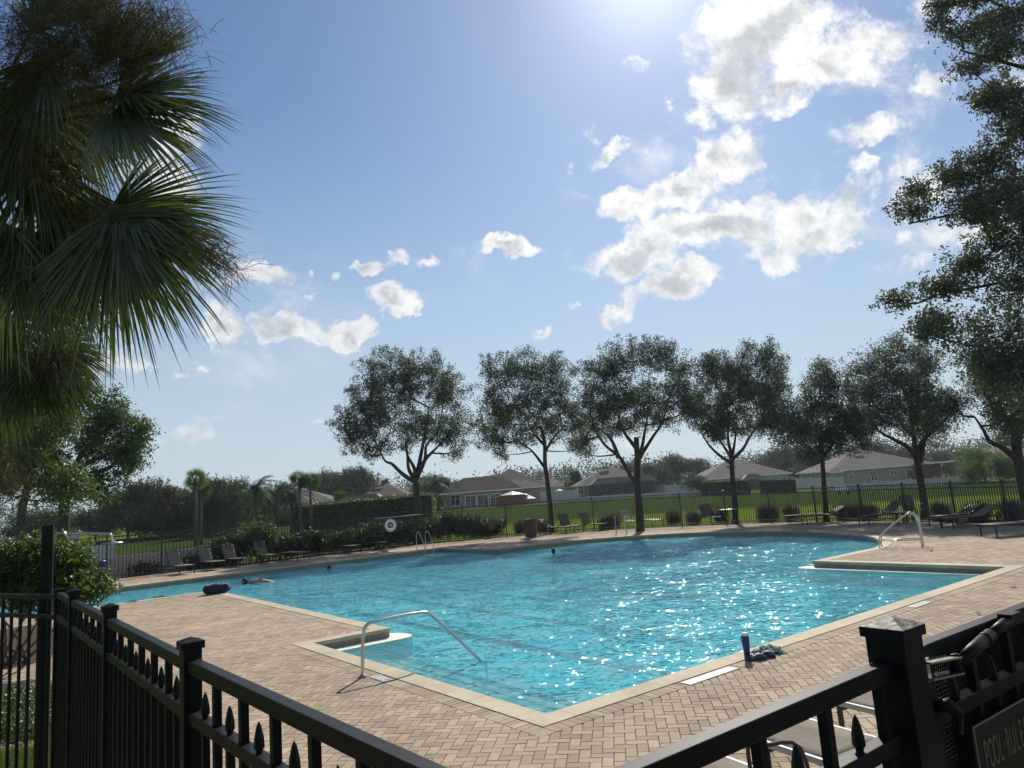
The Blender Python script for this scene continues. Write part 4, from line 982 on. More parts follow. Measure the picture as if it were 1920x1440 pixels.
# forearm breaking the surface towards the right
JB = [(0, 0, -.95), (0, 0, -.70), (0, 0, -.42), (0, 0, -.22), (0, 0, -.10), (0, .18, -.24), (0, -.18, -.24), (.05, .27, -.48), (.22, .24, -.62), (.05, -.27, -.48), (.22, -.24, -.62), (0, .1, -1.0), (.02, .1, -1.35), (0, -.1, -1.0), (.02, -.1, -1.35)]
EB = [(0, 1), (1, 2), (2, 3), (3, 4), (3, 5), (3, 6), (5, 7), (7, 8), (6, 9), (9, 10), (0, 11), (11, 12), (0, 13), (13, 14)]
RB = [.14, .13, .15, .12, .055, .06, .06, .045, .035, .045, .035, .08, .055, .08, .055]
q = at(617, 1066, WZ); person('swimmer with only the dark head showing, far left side of the pool', (q.x, q.y, WZ-.06), 2.2, JB, EB, RB, ((0, 0, .06), 0, 0))
q = at(1038, 1037, WZ); person('person standing in the pool with back turned, dark hair above the water', (q.x, q.y, WZ+.02), 1.6, [(x, y, z) for x, y, z in JB], EB, RB, ((0, 0, .06), 0, 0), .03)

# ------------------------------------------------------------------ low white wall, blue bin, leaf litter
lwv = empty('low_wall', (0, 0, 0), 0, 'low pale wall panels behind the left end of the fence', 'wall')
wa = FLs+fn_*1.1
for (x0, x1, h0, h1) in [(190, 240, .92, .92), (243, 372, .93, .95), (374, 445, .95, .93)]:
    a = vpl(x0, 1070, wa, fdir).to_2d(); b = vpl(x1, 1070, wa, fdir).to_2d()
    m = MB(); d = (b-a).normalized(); nn2 = Vector((-d.y, d.x))*.06
    m.add([(*(a-nn2), -.07), (*(b-nn2), -.07), (*(b+nn2), -.07), (*(a+nn2), -.07), (*(a-nn2), h0), (*(b-nn2), h1), (*(b+nn2), h1), (*(a+nn2), h0)], [(0, 3, 2, 1), (4, 5, 6, 7), (0, 1, 5, 4), (1, 2, 6, 5), (2, 3, 7, 6), (3, 0, 4, 7)])
    m.build('wall_panel', M_vinyl if 0 else pmat('pale_wall', (.42, .37, .33), .9, 0, (.36, .32, .29), 4), lwv)
bb = vpl(187, 1062, wa-fn_*.4, fdir); bn = empty('blue_bin', (bb.x, bb.y, -.06), .3, 'blue recycling bin half hidden by the bush', 'bin')
m = MB(); m.lathe([(.20, 0), (.24, .55), (.26, .80), (.25, .82)], n=16); m.build('bin_body', M_bluebin, bn); m = MB(); m.lathe([(.262, .82), (.262, .86), (.05, .89)], n=16); m.build('lid', M_bluebin, bn)

# ------------------------------------------------------------------ trees
def tree(name, label, cat, base, D, trunk_px, limbs, lobes, mat, leaf, per, cl, trunk_r, group, dz=1.0, bark=M_bark, frac=.5, elong=.45, thick=.16, six=False, r0=.02, seed=1, zbase=None, depth=.9, asp=.45, up=.5, pw=1.0):
    rng = np.random.default_rng(seed); root = empty(name, base, 0, label, cat, group); B = Vector(base)
    k = D/FPX
    def loc(x, y, dy=0.0): p = far(x, y, D); return Vector((p.x, p.y+dy, p.z))-B
    m = MB(); nodes = []
    tp_ = [Vector((0, 0, -.1))]+[loc(*q) for q in trunk_px]; tp_s = smoothpath(tp_, 4); K = len(tp_s)
    rr = [trunk_r*(1.0-.35*i/(K-1)) for i in range(K)]; rr[0] = trunk_r*1.45; rr[1] = trunk_r*1.12
    m.tube(tp_s, rr, 12); nodes += tp_s[K//2:]
    for li, L in enumerate(limbs):
        dyv = rng.uniform(-1, 1)*dz; P_ = [loc(x, y, dyv*i/len(L)) for i, (x, y) in enumerate(L)]; ps = smoothpath(P_, 4); K = len(ps)
        m.tube(ps, [trunk_r*(.62-.47*i/(K-1)) for i in range(K)], 8, cap=False); nodes += ps[1:]
    lob = []
    area = sum((rx*ry)**pw for _, _, rx, ry in lobes)
    for (x, y, rx, ry) in lobes:
        p = loc(x, y, rng.uniform(-1, 1)*dz*.8); lob.append((tuple(p), (rx*k*1.04, depth*(rx+ry)/2*k, ry*k*1.04), max(4, int(cl*(rx*ry)**pw/area))))
    # secondary limbs reach each lobe
    for c_, r_, _ in lob:
        c_ = Vector(c_); nd = min(nodes, key=lambda q: (q-c_).length+max(0, q.z-c_.z)*2)
        mid = nd.lerp(c_, .5)+Vector((rng.uniform(-.2, .2), 0, -.1)); ps = smoothpath([nd, mid, c_], 3); KK = len(ps)
        m.tube(ps, [trunk_r*(.26-.18*i/(KK-1)) for i in range(KK)], 6, cap=False); nodes += ps[2:]
    P_, ends = clusters(lob, per, rng, elong, thick)
    branchset(m, nodes, ends, rng, frac, r0)
    m.build('trunk', bark, root)
    npmesh('crown', leafV(P_, leaf, rng, up, six, asp), 6 if six else 4, mat, root)
    return root
GO = 'oaks planted along the fence'
def gb(x, y, D): p = far(x, y, D); return (p.x, p.y, 0.0)
tree('oak_tree', 'leftmost oak of the row, broad crown on several stems beside the life ring', 'tree', gb(785, 1000, 41.5), 41.5, [(783, 960), (781, 925), (780, 900)],
  [[(780, 905), (755, 889), (735, 870), (722, 864), (711, 842)], [(780, 900), (765, 880), (760, 850), (755, 820)], [(780, 900), (778, 878), (767, 855), (764, 830)], [(780, 900), (788, 850), (794, 810), (800, 760)], [(782, 895), (795, 866), (815, 845), (832, 830)], [(782, 895), (797, 862), (800, 835), (820, 815)]],
  [(690,705,45,38),(735,690,50,36),(800,695,55,38),(838,745,45,45),(678,765,44,42),(740,765,52,48),(668,828,34,26),(800,785,45,42),(864,800,24,45),(715,830,34,22),(858,848,16,20),(760,720,40,35),(700,800,40,30),(650,790,22,30),(765,815,40,20),(835,805,36,30),(690,850,26,14)], L_oak, .115, 130, 520, .23, GO, 1.6, seed=1)
tree('oak_tree', 'second oak of the row, standing between the litter bin and the chaises', 'tree', gb(1035, 992, 42), 42, [(1033, 965), (1026, 900), (1022, 870), (1021, 830), (1014, 800)],
  [[(1022, 878), (1005, 855), (990, 840), (966, 828)], [(1021, 850), (1035, 825), (1052, 805)], [(1021, 835), (1000, 810), (985, 780)]],
  [(937,702,36,34),(985,690,46,36),(1040,695,42,36),(928,758,34,42),(985,758,46,46),(1042,762,44,46),(925,825,26,26),(968,828,34,18),(1072,805,26,34),(1082,842,18,16),(950,790,36,30),(1010,800,36,22),(1048,800,30,26),(905,800,16,26),(940,850,16,12)], L_oak, .115, 125, 450, .155, GO, 1.5, seed=2)
tree('oak_tree', 'third oak of the row with a long limb reaching left behind the white strap chaise', 'tree', gb(1201, 999, 37), 37, [(1199, 960), (1195, 905), (1195, 860), (1193, 820)],
  [[(1195, 910), (1180, 890), (1160, 858), (1132, 836), (1112, 805), (1104, 778)], [(1160, 858), (1145, 825), (1125, 808)], [(1194, 865), (1205, 850), (1227, 817), (1246, 789), (1256, 750)], [(1193, 840), (1172, 812), (1160, 780)], [(1200, 860), (1205, 820), (1210, 780)]],
  [(1120,702,36,36),(1168,680,44,38),(1232,672,44,36),(1282,692,24,34),(1108,758,34,44),(1165,755,44,44),(1225,745,44,44),(1278,748,26,32),(1098,820,20,28),(1160,800,26,16),(1100,850,14,14),(1240,790,30,14),(1130,790,30,26),(1195,790,26,20),(1290,770,22,24)], L_oak, .105, 125, 480, .20, GO, 1.4, seed=3)
tree('oak_tree', 'fourth oak of the row, dense round crown over the small table', 'tree', gb(1379, 984, 38), 38, [(1378, 950), (1374, 900), (1371, 860)],
  [[(1371, 868), (1352, 853), (1335, 833), (1321, 805)], [(1371, 858), (1358, 838), (1342, 812)], [(1372, 858), (1382, 830), (1390, 800)], [(1373, 862), (1390, 842), (1402, 817), (1419, 793)], [(1371, 850), (1366, 820), (1370, 780)]],
  [(1332,702,34,32),(1375,690,40,38),(1428,678,36,34),(1465,712,24,34),(1310,755,26,32),(1370,758,48,44),(1440,750,44,40),(1335,805,28,24),(1478,790,24,32),(1410,650,16,12),(1395,720,40,36),(1420,795,34,22),(1355,800,34,22),(1300,780,18,24),(1455,800,26,22)], L_oak, .108, 135, 500, .165, GO, 1.4, seed=4)
tree('oak_tree', 'fifth oak of the row, smallest and narrow crowned', 'tree', gb(1550, 986, 34), 34, [(1547, 940), (1543, 880), (1540, 840), (1535, 810)],
  [[(1540, 850), (1527, 820), (1520, 790)], [(1543, 858), (1570, 828), (1590, 804)], [(1538, 830), (1552, 800), (1556, 770)]],
  [(1550,715,42,36),(1512,768,38,38),(1580,775,42,38),(1612,785,34,42),(1488,800,30,36),(1590,735,30,26),(1500,820,32,30),(1560,828,38,30),(1600,818,28,30),(1520,850,26,14),(1548,680,16,14),(1535,810,34,30),(1585,800,32,28)], L_oak, .105, 110, 420, .125, GO, 1.2, seed=5)
tree('oak_tree', 'sixth oak of the row with wide forking limbs in front of the grey house', 'tree', gb(1737, 986, 31.5), 31.5, [(1733, 950), (1726, 900), (1719, 860), (1716, 840)],
  [[(1720, 860), (1702, 838), (1677, 824), (1655, 812), (1638, 796), (1632, 770)], [(1716, 840), (1710, 804), (1704, 771), (1692, 735)], [(1712, 815), (1690, 800), (1675, 770)], [(1722, 850), (1728, 827), (1760, 796), (1779, 774), (1790, 752)], [(1726, 865), (1745, 820), (1760, 800)], [(1710, 800), (1722, 770), (1725, 740)]],
  [(1640,682,40,34),(1690,662,44,30),(1745,680,40,34),(1622,738,30,40),(1690,735,50,40),(1755,745,40,38),(1635,795,28,24),(1745,805,36,22),(1690,700,50,30),(1790,770,26,30),(1700,790,50,24),(1660,770,36,28),(1770,800,30,22)], L_oak, .095, 105, 450, .175, GO, 1.3, seed=6)
tree('oak_tree', 'seventh oak of the row, dark trunk at the right edge of the picture', 'tree', gb(1932, 990, 28), 28, [(1924, 940), (1912, 880), (1906, 838), (1902, 796), (1893, 760)],
  [[(1908, 862), (1880, 838), (1860, 827), (1849, 804), (1835, 780)], [(1904, 800), (1925, 770), (1945, 740)], [(1900, 790), (1880, 760), (1860, 735)]],
  [(1835,722,44,46),(1890,740,50,50),(1945,720,50,70),(1850,790,34,24),(1805,765,26,26),(1930,800,40,30),(1880,690,50,40)], L_oak, .09, 120, 420, .22, GO, 1.3, seed=7)
# near oak leaning in from the right
bp_ = far(2230, 1060, 12.5)
tree('near_oak_tree', 'large near oak leaning into the picture from the upper right', 'tree', (bp_.x, bp_.y, 0.0), 12.5, [(2225, 900), (2200, 700), (2170, 500), (2150, 350), (2140, 200), (2130, 60)],
  [[(2170, 520), (2060, 500), (1940, 520), (1840, 540), (1740, 560)], [(2150, 400), (2040, 400), (1940, 380), (1840, 380), (1740, 395)], [(2140, 240), (2030, 260), (1940, 240), (1870, 230)], [(2130, 80), (2060, 90), (1980, 70)], [(2190, 640), (2060, 640), (1940, 650), (1840, 640), (1760, 612)], [(2160, 450), (2030, 480), (1900, 460), (1830, 490)], [(2140, 180), (2000, 150), (1880, 120), (1800, 100)]],
  [(1890,35,75,34),(1800,22,60,18),(1760,12,30,8),(1740,60,20,8),(1800,80,60,16),(1790,150,34,10),(1860,110,60,30),(1910,160,50,40),(1850,190,42,24),(1900,245,70,48),(1850,300,50,30),(1910,350,90,60),(1800,325,52,20),(1750,335,30,12),(1800,395,75,20),(1700,398,48,10),(1900,450,95,60),(1790,425,50,18),(1905,550,90,60),(1810,500,50,26),(1760,545,55,20),(1690,560,34,11),(1880,640,105,52),(1770,600,55,22),(1720,630,30,14),(1920,730,80,50),(1850,690,60,35),(1980,200,80,120),(2000,450,90,150),(2010,650,90,90)],
  L_oakn, .054, 42, 2600, .10, None, .8, pw=.66, frac=.5, elong=.24, thick=.055, six=True, r0=.007, seed=8, depth=.8, asp=.5)
# left background trees
tree('oak_tree', 'big dark green tree with a rounded crown beyond the bush on the left', 'tree', gb(118, 1000, 38), 38, [(120, 970), (122, 930), (124, 900)],
  [[(124, 900), (150, 870), (185, 850)], [(123, 905), (110, 860), (100, 820)], [(124, 900), (160, 840), (200, 800)], [(124, 900), (190, 880), (225, 850)]],
  [(185,765,44,36),(232,815,38,40),(160,820,50,50),(215,862,42,30),(120,775,48,44),(150,740,30,20),(175,910,55,28),(100,860,50,50),(60,820,50,60)], L_mid, .17, 95, 420, .30, None, 1.8, seed=9, elong=.5, thick=.22)
tree('leafy_tree', 'lighter yellow-green tree in front of the big dark tree at the left edge', 'tree', gb(35, 1010, 26), 26, [(40, 970), (48, 930), (55, 890)],
  [[(50, 920), (80, 890), (110, 870)], [(55, 890), (50, 850), (40, 820)], [(50, 910), (20, 880), (0, 850)]],
  [(60,850,55,60),(120,905,48,28),(25,890,45,48),(95,800,36,40),(20,810,45,50),(150,925,28,16),(80,930,45,18),(-30,850,50,70)], L_bright, .14, 85, 330, .16, None, 1.2, seed=10, elong=.4, thick=.2)
tree('oak_tree', 'grey-green bushy tree drooping beside the white vinyl screen on the left', 'tree', gb(262, 1000, 85), 85, [(262, 980), (262, 960)],
  [[(262, 960), (285, 940), (310, 930)], [(262, 960), (240, 940), (225, 930)]],
  [(225,945,34,26),(262,925,30,26),(300,930,34,28),(335,945,30,26),(290,965,40,20),(210,975,30,16),(350,970,24,20)], L_grey, .28, 70, 330, .15, None, 1.5, seed=11, elong=.55, thick=.28)

# background trees (five prototypes, copied)
def bgproto(seed, shape, mat, n=420, per=36, leaf=.30):
    rng = np.random.default_rng(seed); lob = []
    for i in range(9):
        a = rng.uniform(0, 2*math.pi); r_ = rng.uniform(0, .55) if shape != 'cone' else rng.uniform(0, .3); z = rng.uniform(.12, .86)
        if shape == 'cone': s_ = .42*(1.05-z); lob.append(((r_*s_*3*math.cos(a), r_*s_*3*math.sin(a), z), (s_, s_, .16), n//9))
        else: lob.append(((r_*math.cos(a), r_*math.sin(a), z), (.34, .34, .2), n//9))
    P_, ends = clusters(lob, per, rng, .09, .05); root = empty('background_tree')
    m = MB(); m.tube([(0, 0, -.05), (.01, 0, .2), (0, .01, .5)], [.03, .022, .012], 6); 
    nodes = [Vector((0, 0, .2)), Vector((0, 0, .35)), Vector((0, 0, .5))]; branchset(m, nodes, ends, rng, .12, .012); m.build('trunk', M_bark, root)
    npmesh('crown', leafV(P_, leaf/7, rng), 4, mat, root); return root
bgp = [bgproto(101, 'r', L_bg), bgproto(102, 'r', L_bg), bgproto(103, 'r', L_grey), bgproto(104, 'cone', L_bg), bgproto(105, 'r', L_mid)]
bused = set()
BG = [ # px, top y, width px, D, proto, label
 (318,912,70,95,0,'dark tree behind the leaning grey tree on the left'),(345,905,60,110,2,'greyish tree left of the tall fan palm'),(400,898,85,80,0,'broad dark tree just right of the tall fan palm'),
 (432,895,70,84,1,'wide dark tree left of the cream house'),(520,908,60,110,1,'low tree between the two far palms'),(490,900,50,120,2,'grey tree behind the feathery palm'),
 (612,884,70,150,0,'dark tree right of the twin palms'),(645,878,70,152,1,'tall dark tree behind the brown roof on the left'),(680,876,60,150,0,'dense dark tree above the brown roof'),
 (722,882,40,140,3,'pointed dark tree left of the first oak trunk'),(805,880,60,130,4,'light green tree right of the first oak trunk'),(842,896,44,130,1,'small tree left of the house with white doors'),
 (772,925,50,92,0,'dark low tree beside the round green shrub'),(985,885,60,165,4,'green tree behind the house with white doors'),(1076,868,44,140,3,'dark magnolia-like tree between two brown roofs'),
 (1172,858,60,160,2,'brownish tree behind the dark screened house'),(1232,868,60,140,1,'bushy tree right of the dark screened house'),(1262,852,62,160,0,'tallest tree between the two middle houses'),
 (1305,860,60,158,1,'dark tree left of the sage green house'),(1345,872,50,165,0,'tree peeping over the left slope of the sage green house'),(1420,852,60,170,2,'tree above the ridge of the sage green house'),
 (1462,842,80,165,0,'dark tree right above the sage green house'),(1505,838,80,160,1,'dense tree between the sage and the grey house'),(1528,845,60,140,0,'dark tree left of the fifth oak trunk'),
 (1580,855,60,160,0,'tree behind the left roof slope of the grey house'),(1640,830,70,165,1,'tree behind the ridge of the grey house'),(1700,838,70,165,0,'dark tree behind the sixth oak trunk'),
 (1775,845,60,150,1,'dark tree over the porch of the grey house'),(1835,828,70,95,4,'spreading green tree behind the white fence on the right'),(1865,845,50,90,4,'green tree next to the spreading one by the far right house'),
 (1900,800,60,150,2,'tree at the right edge behind the far right roof'),(880,896,44,150,2,'pale tree at the left roof end of the house with white doors'),(1120,885,40,170,2,'far tree left of the dark screened roof'),
 (290,915,60,120,0,'dark tree behind the big left crown'),(180,955,70,100,0,'dark tree deep behind the big left tree'),(240,925,110,92,0,'dense dark undergrowth at the foot of the leaning grey tree'),(300,935,110,90,1,'dark bushy growth in front of the dark brown house'),(345,930,90,96,0,'dark bush left of the palm trunks'),(392,925,100,90,1,'wide dark bush right of the palm trunks'),(440,928,90,88,0,'dark bush filling the gap before the cream house'),(525,925,70,100,2,'grey bush under the feathery palms'),
 (60,960,90,100,1,'dark tree behind the yellow-green tree'),(110,965,70,110,0,'shaded tree behind the left trunks')]
for (x, y, wpx, D, k, lab) in BG:
    p = far(x, y, D); zb = zt(p.x, p.y); h = p.z-zb; o = bgp[k] if k not in bused else copy_tree(bgp[k]); bused.add(k)
    o.location = (p.x, p.y, zb); o.scale = (wpx/FPX*D*.92,)*2+(h*.98,); o.rotation_euler = (0, 0, rnd.uniform(0, 6.28)); tag(o, lab, 'tree', 'trees behind the houses')
# distant wood closing the horizon
rng = np.random.default_rng(5); P_ = []
for k in range(1500):
    az = R(rng.uniform(-42, 42)); D = rng.uniform(210, 260); hgt = 5+5.0*rng.uniform(.2, 1)+1.5*math.sin(az*17)+1.2*math.sin(az*41+1)
    c = np.array([D*math.tan(az), D, 0]); P_.append(c+rng.normal(size=(60, 3))*[2.2, 2.2, 1.3]+[0, 0, rng.uniform(1, hgt)])
tag(npmesh('distant_wood', leafV(np.concatenate(P_), .9, rng), 4, L_bg), 'distant wood closing the view behind the houses', 'wood', kind='stuff')

# far palms
def far_palm(x, ytop, D, fan, label, skirt=True, sc=1.0):
    p = far(x, ytop, D); zb = zt(p.x, p.y); H_ = p.z-zb-1.0*sc; root = empty('palm_tree', (p.x, p.y, zb), 0, label, 'palm', 'palms beyond the lawn')
    m = MB(); m.tube([(0, 0, -.1), (.05, 0, H_*.5), (0, 0, H_)], [.22*sc, .17*sc, .16*sc], 8); m.build('trunk', M_barkl, root)
    rng = np.random.default_rng(int(x)); V = []
    for i in range(26 if skirt else 22):
        az = rng.uniform(0, 2*math.pi); el = math.asin(rng.uniform(-.85 if skirt else -.3, .98)); L = (1.5 if fan else 2.6)*sc
        d = Vector((math.cos(az)*math.cos(el), math.sin(az)*math.cos(el), math.sin(el))); h0 = Vector((0, 0, H_))
        if fan:
            hub = h0+d*L*.28; s_ = (Matrix.Rotation(rng.uniform(-1.4, 1.4), 3, d) @ d.cross(Vector((0, 0, 1))).normalized()); u = s_.cross(d)
            for j in range(14):
                a = R(-80+160*j/13); e = d*math.cos(a)+s_*math.sin(a); tipp = hub+e*L*.72-Vector((0, 0, .18*sc)); wv_ = e.cross(u).normalized()*.045*sc
                V += [hub, hub.lerp(tipp, .5)+wv_*.75, tipp, hub.lerp(tipp, .5)-wv_*.75]
            wv_ = s_*.03; V += [h0-wv_, h0+wv_, hub+wv_, hub-wv_]
        else:
            prev = h0
            for j in range(9):
                t_ = (j+1)/9; q = h0+d*L*t_-Vector((0, 0, 1.0*sc*t_*t_*1.3)); s_ = (q-prev).cross(Vector((0, 0, 1))).normalized()
                for sg in (-1, 1):
                    for jj_ in (0, .5):
                        b_ = prev.lerp(q, jj_); tt = b_+s_*sg*.55*sc*math.sin(math.pi*(.15+.8*t_))+(q-prev)*.7-Vector((0, 0, .22*sc)); V += [b_, b_.lerp(tt, .5)+(q-prev)*.14, tt, b_.lerp(tt, .5)-(q-prev)*.14]
                prev = q
    npmesh('frond_crown', np.array([tuple(v) for v in V]), 4, L_mid if fan else L_bg, root)
far_palm(366, 880, 60, True, 'tall fan palm left of the cream house, clear of the trees', sc=.82)
far_palm(376, 902, 62, True, 'shorter fan palm standing against the tall one', sc=.75)
far_palm(477, 888, 70, False, 'feathery palm in front of the cream house', sc=1.15)
far_palm(515, 903, 72, False, 'low feathery palm in front of the cream house porch', sc=1.1)
far_palm(545, 905, 72, False, 'feathery palm left of the twin fan palms', sc=1.05)
far_palm(560, 882, 66, True, 'left one of the twin fan palms', sc=.78)
far_palm(580, 883, 66, True, 'right one of the twin fan palms', sc=.78)
far_palm(637, 918, 95, True, 'small pale palm in front of the brown roof', sc=.8)
far_palm(818, 884, 120, False, 'pale feathery palm right of the first oak trunk', sc=1.6)

# ------------------------------------------------------------------ near cabbage palms
def fan_leaf(rng, V, S_, hub, axis, up, L, nseg=72, spread=150, droop=.35, fold=.22, wbase=.030, back=None):
    """a costapalmate leaf: long folded segments radiating from the hub, drooping at the tips"""
    axis = axis.normalized(); side = axis.cross(up).normalized(); nrm = side.cross(axis).normalized()
    g3 = Vector((0, 0, -1))
    for i in range(nseg):
        f_ = i/(nseg-1)*2-1; a = R(spread)*f_*.5*1.0; a = R(spread/2)*f_
        e = (axis*math.cos(a)+side*math.sin(a)+nrm*rng.uniform(-.10, .10)+nrm*.25*abs(f_)).normalized()
        ln = L*(1-.30*abs(f_)**2.2)*rng.uniform(.86, 1.08); start = hub+axis*(.16*L*(1-abs(f_)))
        wvv = e.cross(nrm).normalized(); K = 6; pts = []; dr = droop*rng.uniform(.5, 1.5)
        for k in range(K+1):
            t_ = k/K; pts.append(start+e*ln*t_+g3*ln*dr*(t_**2.6))
        prof = [.55, .95, 1.0, .85, .6, .32, .03]
        for k in range(K):
            p, q = pts[k], pts[k+1]; w0, w1 = wbase*prof[k], wbase*prof[k+1]; d0, d1 = nrm*w0*.55, nrm*w1*.55
            V += [p-wvv*w0+d0*0, q-wvv*w1, q+d1*-1, p-d0]; V += [p-d0, q-d1, q+wvv*w1, p+wvv*w0]
def near_palm(label, centre, D, leaves, trunk_top, trunk_base, seed, stalks, extra=10, L0=1.15, wb=.03):
    rng = random.Random(seed); root = empty('cabbage_palm', trunk_base, 0, label, 'palm', 'near cabbage palms at the left edge'); B = Vector(trunk_base)
    cen = far(*centre, D)-B; V = []; pet = MB()
    def add(hub, axis, up, L, sp_=150, dr=.3, n_=72):
        fan_leaf(rng, V, None, hub, axis, up, L, n_, sp_, dr, wbase=wb)
        st = cen+Vector((0, 0, -.15)); md = st.lerp(hub, .55)+Vector((0, 0, .10)); pet.tube(smoothpath([st, md, hub, hub+axis.normalized()*L*.18], 3), [.018]*3+[.015]*3+[.011]*3+[.005], 6)
    for (hx_2, hy_2, dy, angd, tow_, L, sp_, dr) in leaves:
        hub = far(hx_2, hy_2, D+dy)-B; a = R(angd); ax_ = (_X*math.cos(a)+_Z*math.sin(a))+_F*tow_; up = (_F*-1*rng.uniform(.7, 1.1)+_Z*.8)
        add(hub, ax_, up, L, sp_, dr)
    for i in range(extra):
        az = rng.uniform(0, 2*math.pi); el = R(rng.uniform(-50, 70)); d = Vector((math.cos(az)*math.cos(el), math.sin(az)*math.cos(el), math.sin(el)))
        if d.x > .35: d.x *= -1
        hub = cen+d*rng.uniform(.7, 1.0); add(hub, d+Vector((0, 0, -.35)), Vector((0, 0, 1))+d*.2, L0, 150, .35, 54)
    npmesh('frond_crown', np.array([tuple(v) for v in V]), 4, L_palm, root); pet.build('petiole', L_palm, root)
    m = MB(); tt = far(*trunk_top, D)-B; m.tube([Vector((0, 0, -.1)), tt*.5+Vector((.1, 0, 0)), tt], [.24, .19, .20], 14); m.build('trunk', M_barkl, root)
    # flowering stalks: fine drooping twigs
    r2 = np.random.default_rng(seed+50); VV = []
    for (x0, y0, x1, y1, wd, n_) in stalks:
        a = np.array(far(x0, y0, D)-B); b = np.array(far(x1, y1, D-.3)-B)
        for i in range(n_):
            t_ = r2.uniform(.05, 1); p = a+(b-a)*t_+r2.normal(size=3)*wd*.28*t_**.3; d = r2.normal(size=3)*.6+np.array([.3, -.2, -.35]); d /= np.linalg.norm(d); L = r2.uniform(.08, .30)
            s_ = np.cross(d, r2.normal(size=3)); s_ /= np.linalg.norm(s_); s_ *= .0028; q = p+d*L*.5+r2.normal(size=3)*.02; e = q+(d+np.array([0, 0, -.5])+r2.normal(size=3)*.3)*L*.5
            VV += [p-s_, p+s_, q+s_, q-s_, q-s_, q+s_, e+s_*.5, e-s_*.5]
    npmesh('seed_stalk', np.array(VV), 4, L_brown, root)
near_palm('tall near cabbage palm with two big fan leaves reaching right', (-40, 260), 6.6,
  [(215,185,0,12,-.1,1.02,165,.16),(225,150,.2,38,.0,.95,120,.08),(205,215,-.2,-20,-.1,1.0,150,.3),(190,120,.3,62,.1,.8,120,.05),(215,380,0,-4,.0,1.16,160,.12),(205,400,-.3,-48,-.1,1.22,150,.22),(225,395,.15,-30,-.05,1.12,120,.2),(200,410,-.1,-75,.0,1.2,130,.2),(225,180,.1,-8,.05,1.05,120,.22),(190,370,.2,-100,.1,1.15,140,.15),
   (150,330,.4,-160,.2,.9,150,.2),(120,170,.5,-60,.2,1.0,150,.4),(90,120,-.2,-110,-.2,1.0,140,.4),(60,300,.1,-75,-.1,1.1,160,.35),(110,420,.3,-70,.1,1.0,160,.3),(20,200,-.2,-60,.1,1.0,150,.4),(60,60,.2,50,.1,1.0,150,.2),(150,40,.4,95,.2,.75,140,.1),(10,420,.1,-95,.1,1.0,150,.35),(70,480,.5,-60,.2,.8,150,.3)],
  (-60, 330), (-6.2, 5.4, 0), 21, [(20,60,260,110,.9,3600),(120,10,330,50,.5,1500),(20,150,210,160,.9,2200),(300,400,430,500,.3,700),(160,380,230,520,.5,700),(-20,240,120,320,.8,1500)], 16, wb=.0185)
near_palm('lower cabbage palm behind with pale seed stalks', (-30, 620), 9.5,
  [(70,590,0,5,0,.9,150,.25),(95,650,0,-25,-.1,.8,150,.3),(60,670,-.2,-65,0,.8,160,.3),(20,570,.1,50,0,1.0,150,.2),(20,660,-.3,-100,0,.9,160,.3),(60,540,.3,30,.1,.9,150,.15),(-10,600,0,-60,-.2,1.0,150,.3),(105,700,.2,-45,0,.6,140,.3),(10,720,.2,-80,0,.7,150,.25),(40,540,.5,-20,.2,1.0,160,.25),(80,640,.4,-40,.2,.85,160,.3)],
  (-40, 660), (-8.2, 8.6, 0), 22, [(0,610,110,700,.8,1300),(-10,660,60,770,.6,900),(0,820,25,940,.5,500),(80,600,140,670,.3,300)], 7, .8, .018)

# ------------------------------------------------------------------ bush at left, shrubs, hedges, grasses
def bush(name, label, cat, centre, radii, n_sprig, per, leaf, mat, seed, stems=0, group=None, elong=.16, thick=.07, base=None, six=False, lobes=None):
    rng = np.random.default_rng(seed); c = Vector(centre); b = Vector(base) if base else Vector((c.x, c.y, 0)); root = empty(name, b, 0, label, cat, group)
    if lobes is None:
        lobes = []
        for i in range(8):
            d = rng.normal(size=3); d /= np.linalg.norm(d); d[2] = abs(d[2])*.6-.1
            lobes.append((tuple(np.array(c-b)+d*np.array(radii)*.5), tuple(np.array(radii)*.62), n_sprig//8))
    P_, ends = clusters(lobes, per, rng, elong, thick); P_ = P_[P_[:, 2] > .02]
    npmesh('foliage', leafV(P_, leaf, rng, .4, six), 6 if six else 4, mat, root)
    m = MB(); nodes = []
    for k in range(max(stems, 4)):
        a = rng.uniform(0, 2*math.pi); r_ = rng.uniform(.25, .7); tp = (c-b)+Vector((radii[0]*r_*math.cos(a), radii[1]*r_*math.sin(a), -radii[2]*.25)); st = Vector((rng.uniform(-.2, .2), rng.uniform(-.2, .2), 0)) if stems else Vector((tp.x*.5, tp.y*.5, 0))
        md = st.lerp(tp, .45)+Vector((rng.uniform(-.15, .15), rng.uniform(-.1, .1), -.12 if stems else 0)); rs = .032 if stems else .02*radii[2]+.006
        ps = smoothpath([st, md, tp], 4); K = len(ps); m.tube(ps, [rs*(1-.65*i/(K-1)) for i in range(K)], 7, cap=False); nodes += ps[3:]
    branchset(m, nodes, ends, rng, .25, .007); m.build('stem', M_barkl if stems else M_bark, root); return root
bc = far(45, 1085, 12.6); bb0 = at(25, 1243)
lobes = []
for (x, y, rx, ry, k) in [(40,1050,70,38,230),(110,1070,55,42,200),(160,1095,36,28,110),(10,1090,60,45,180),(90,1115,60,30,160),(-40,1060,60,50,180),(130,1040,30,24,70),(60,1030,50,20,90),(180,1105,20,16,40)]:
    p = far(x, y, 12.6)-Vector((bb0.x, bb0.y, 0)); s_ = 12.6/FPX; lobes.append((tuple(p), (rx*s_, .55, ry*s_), k))
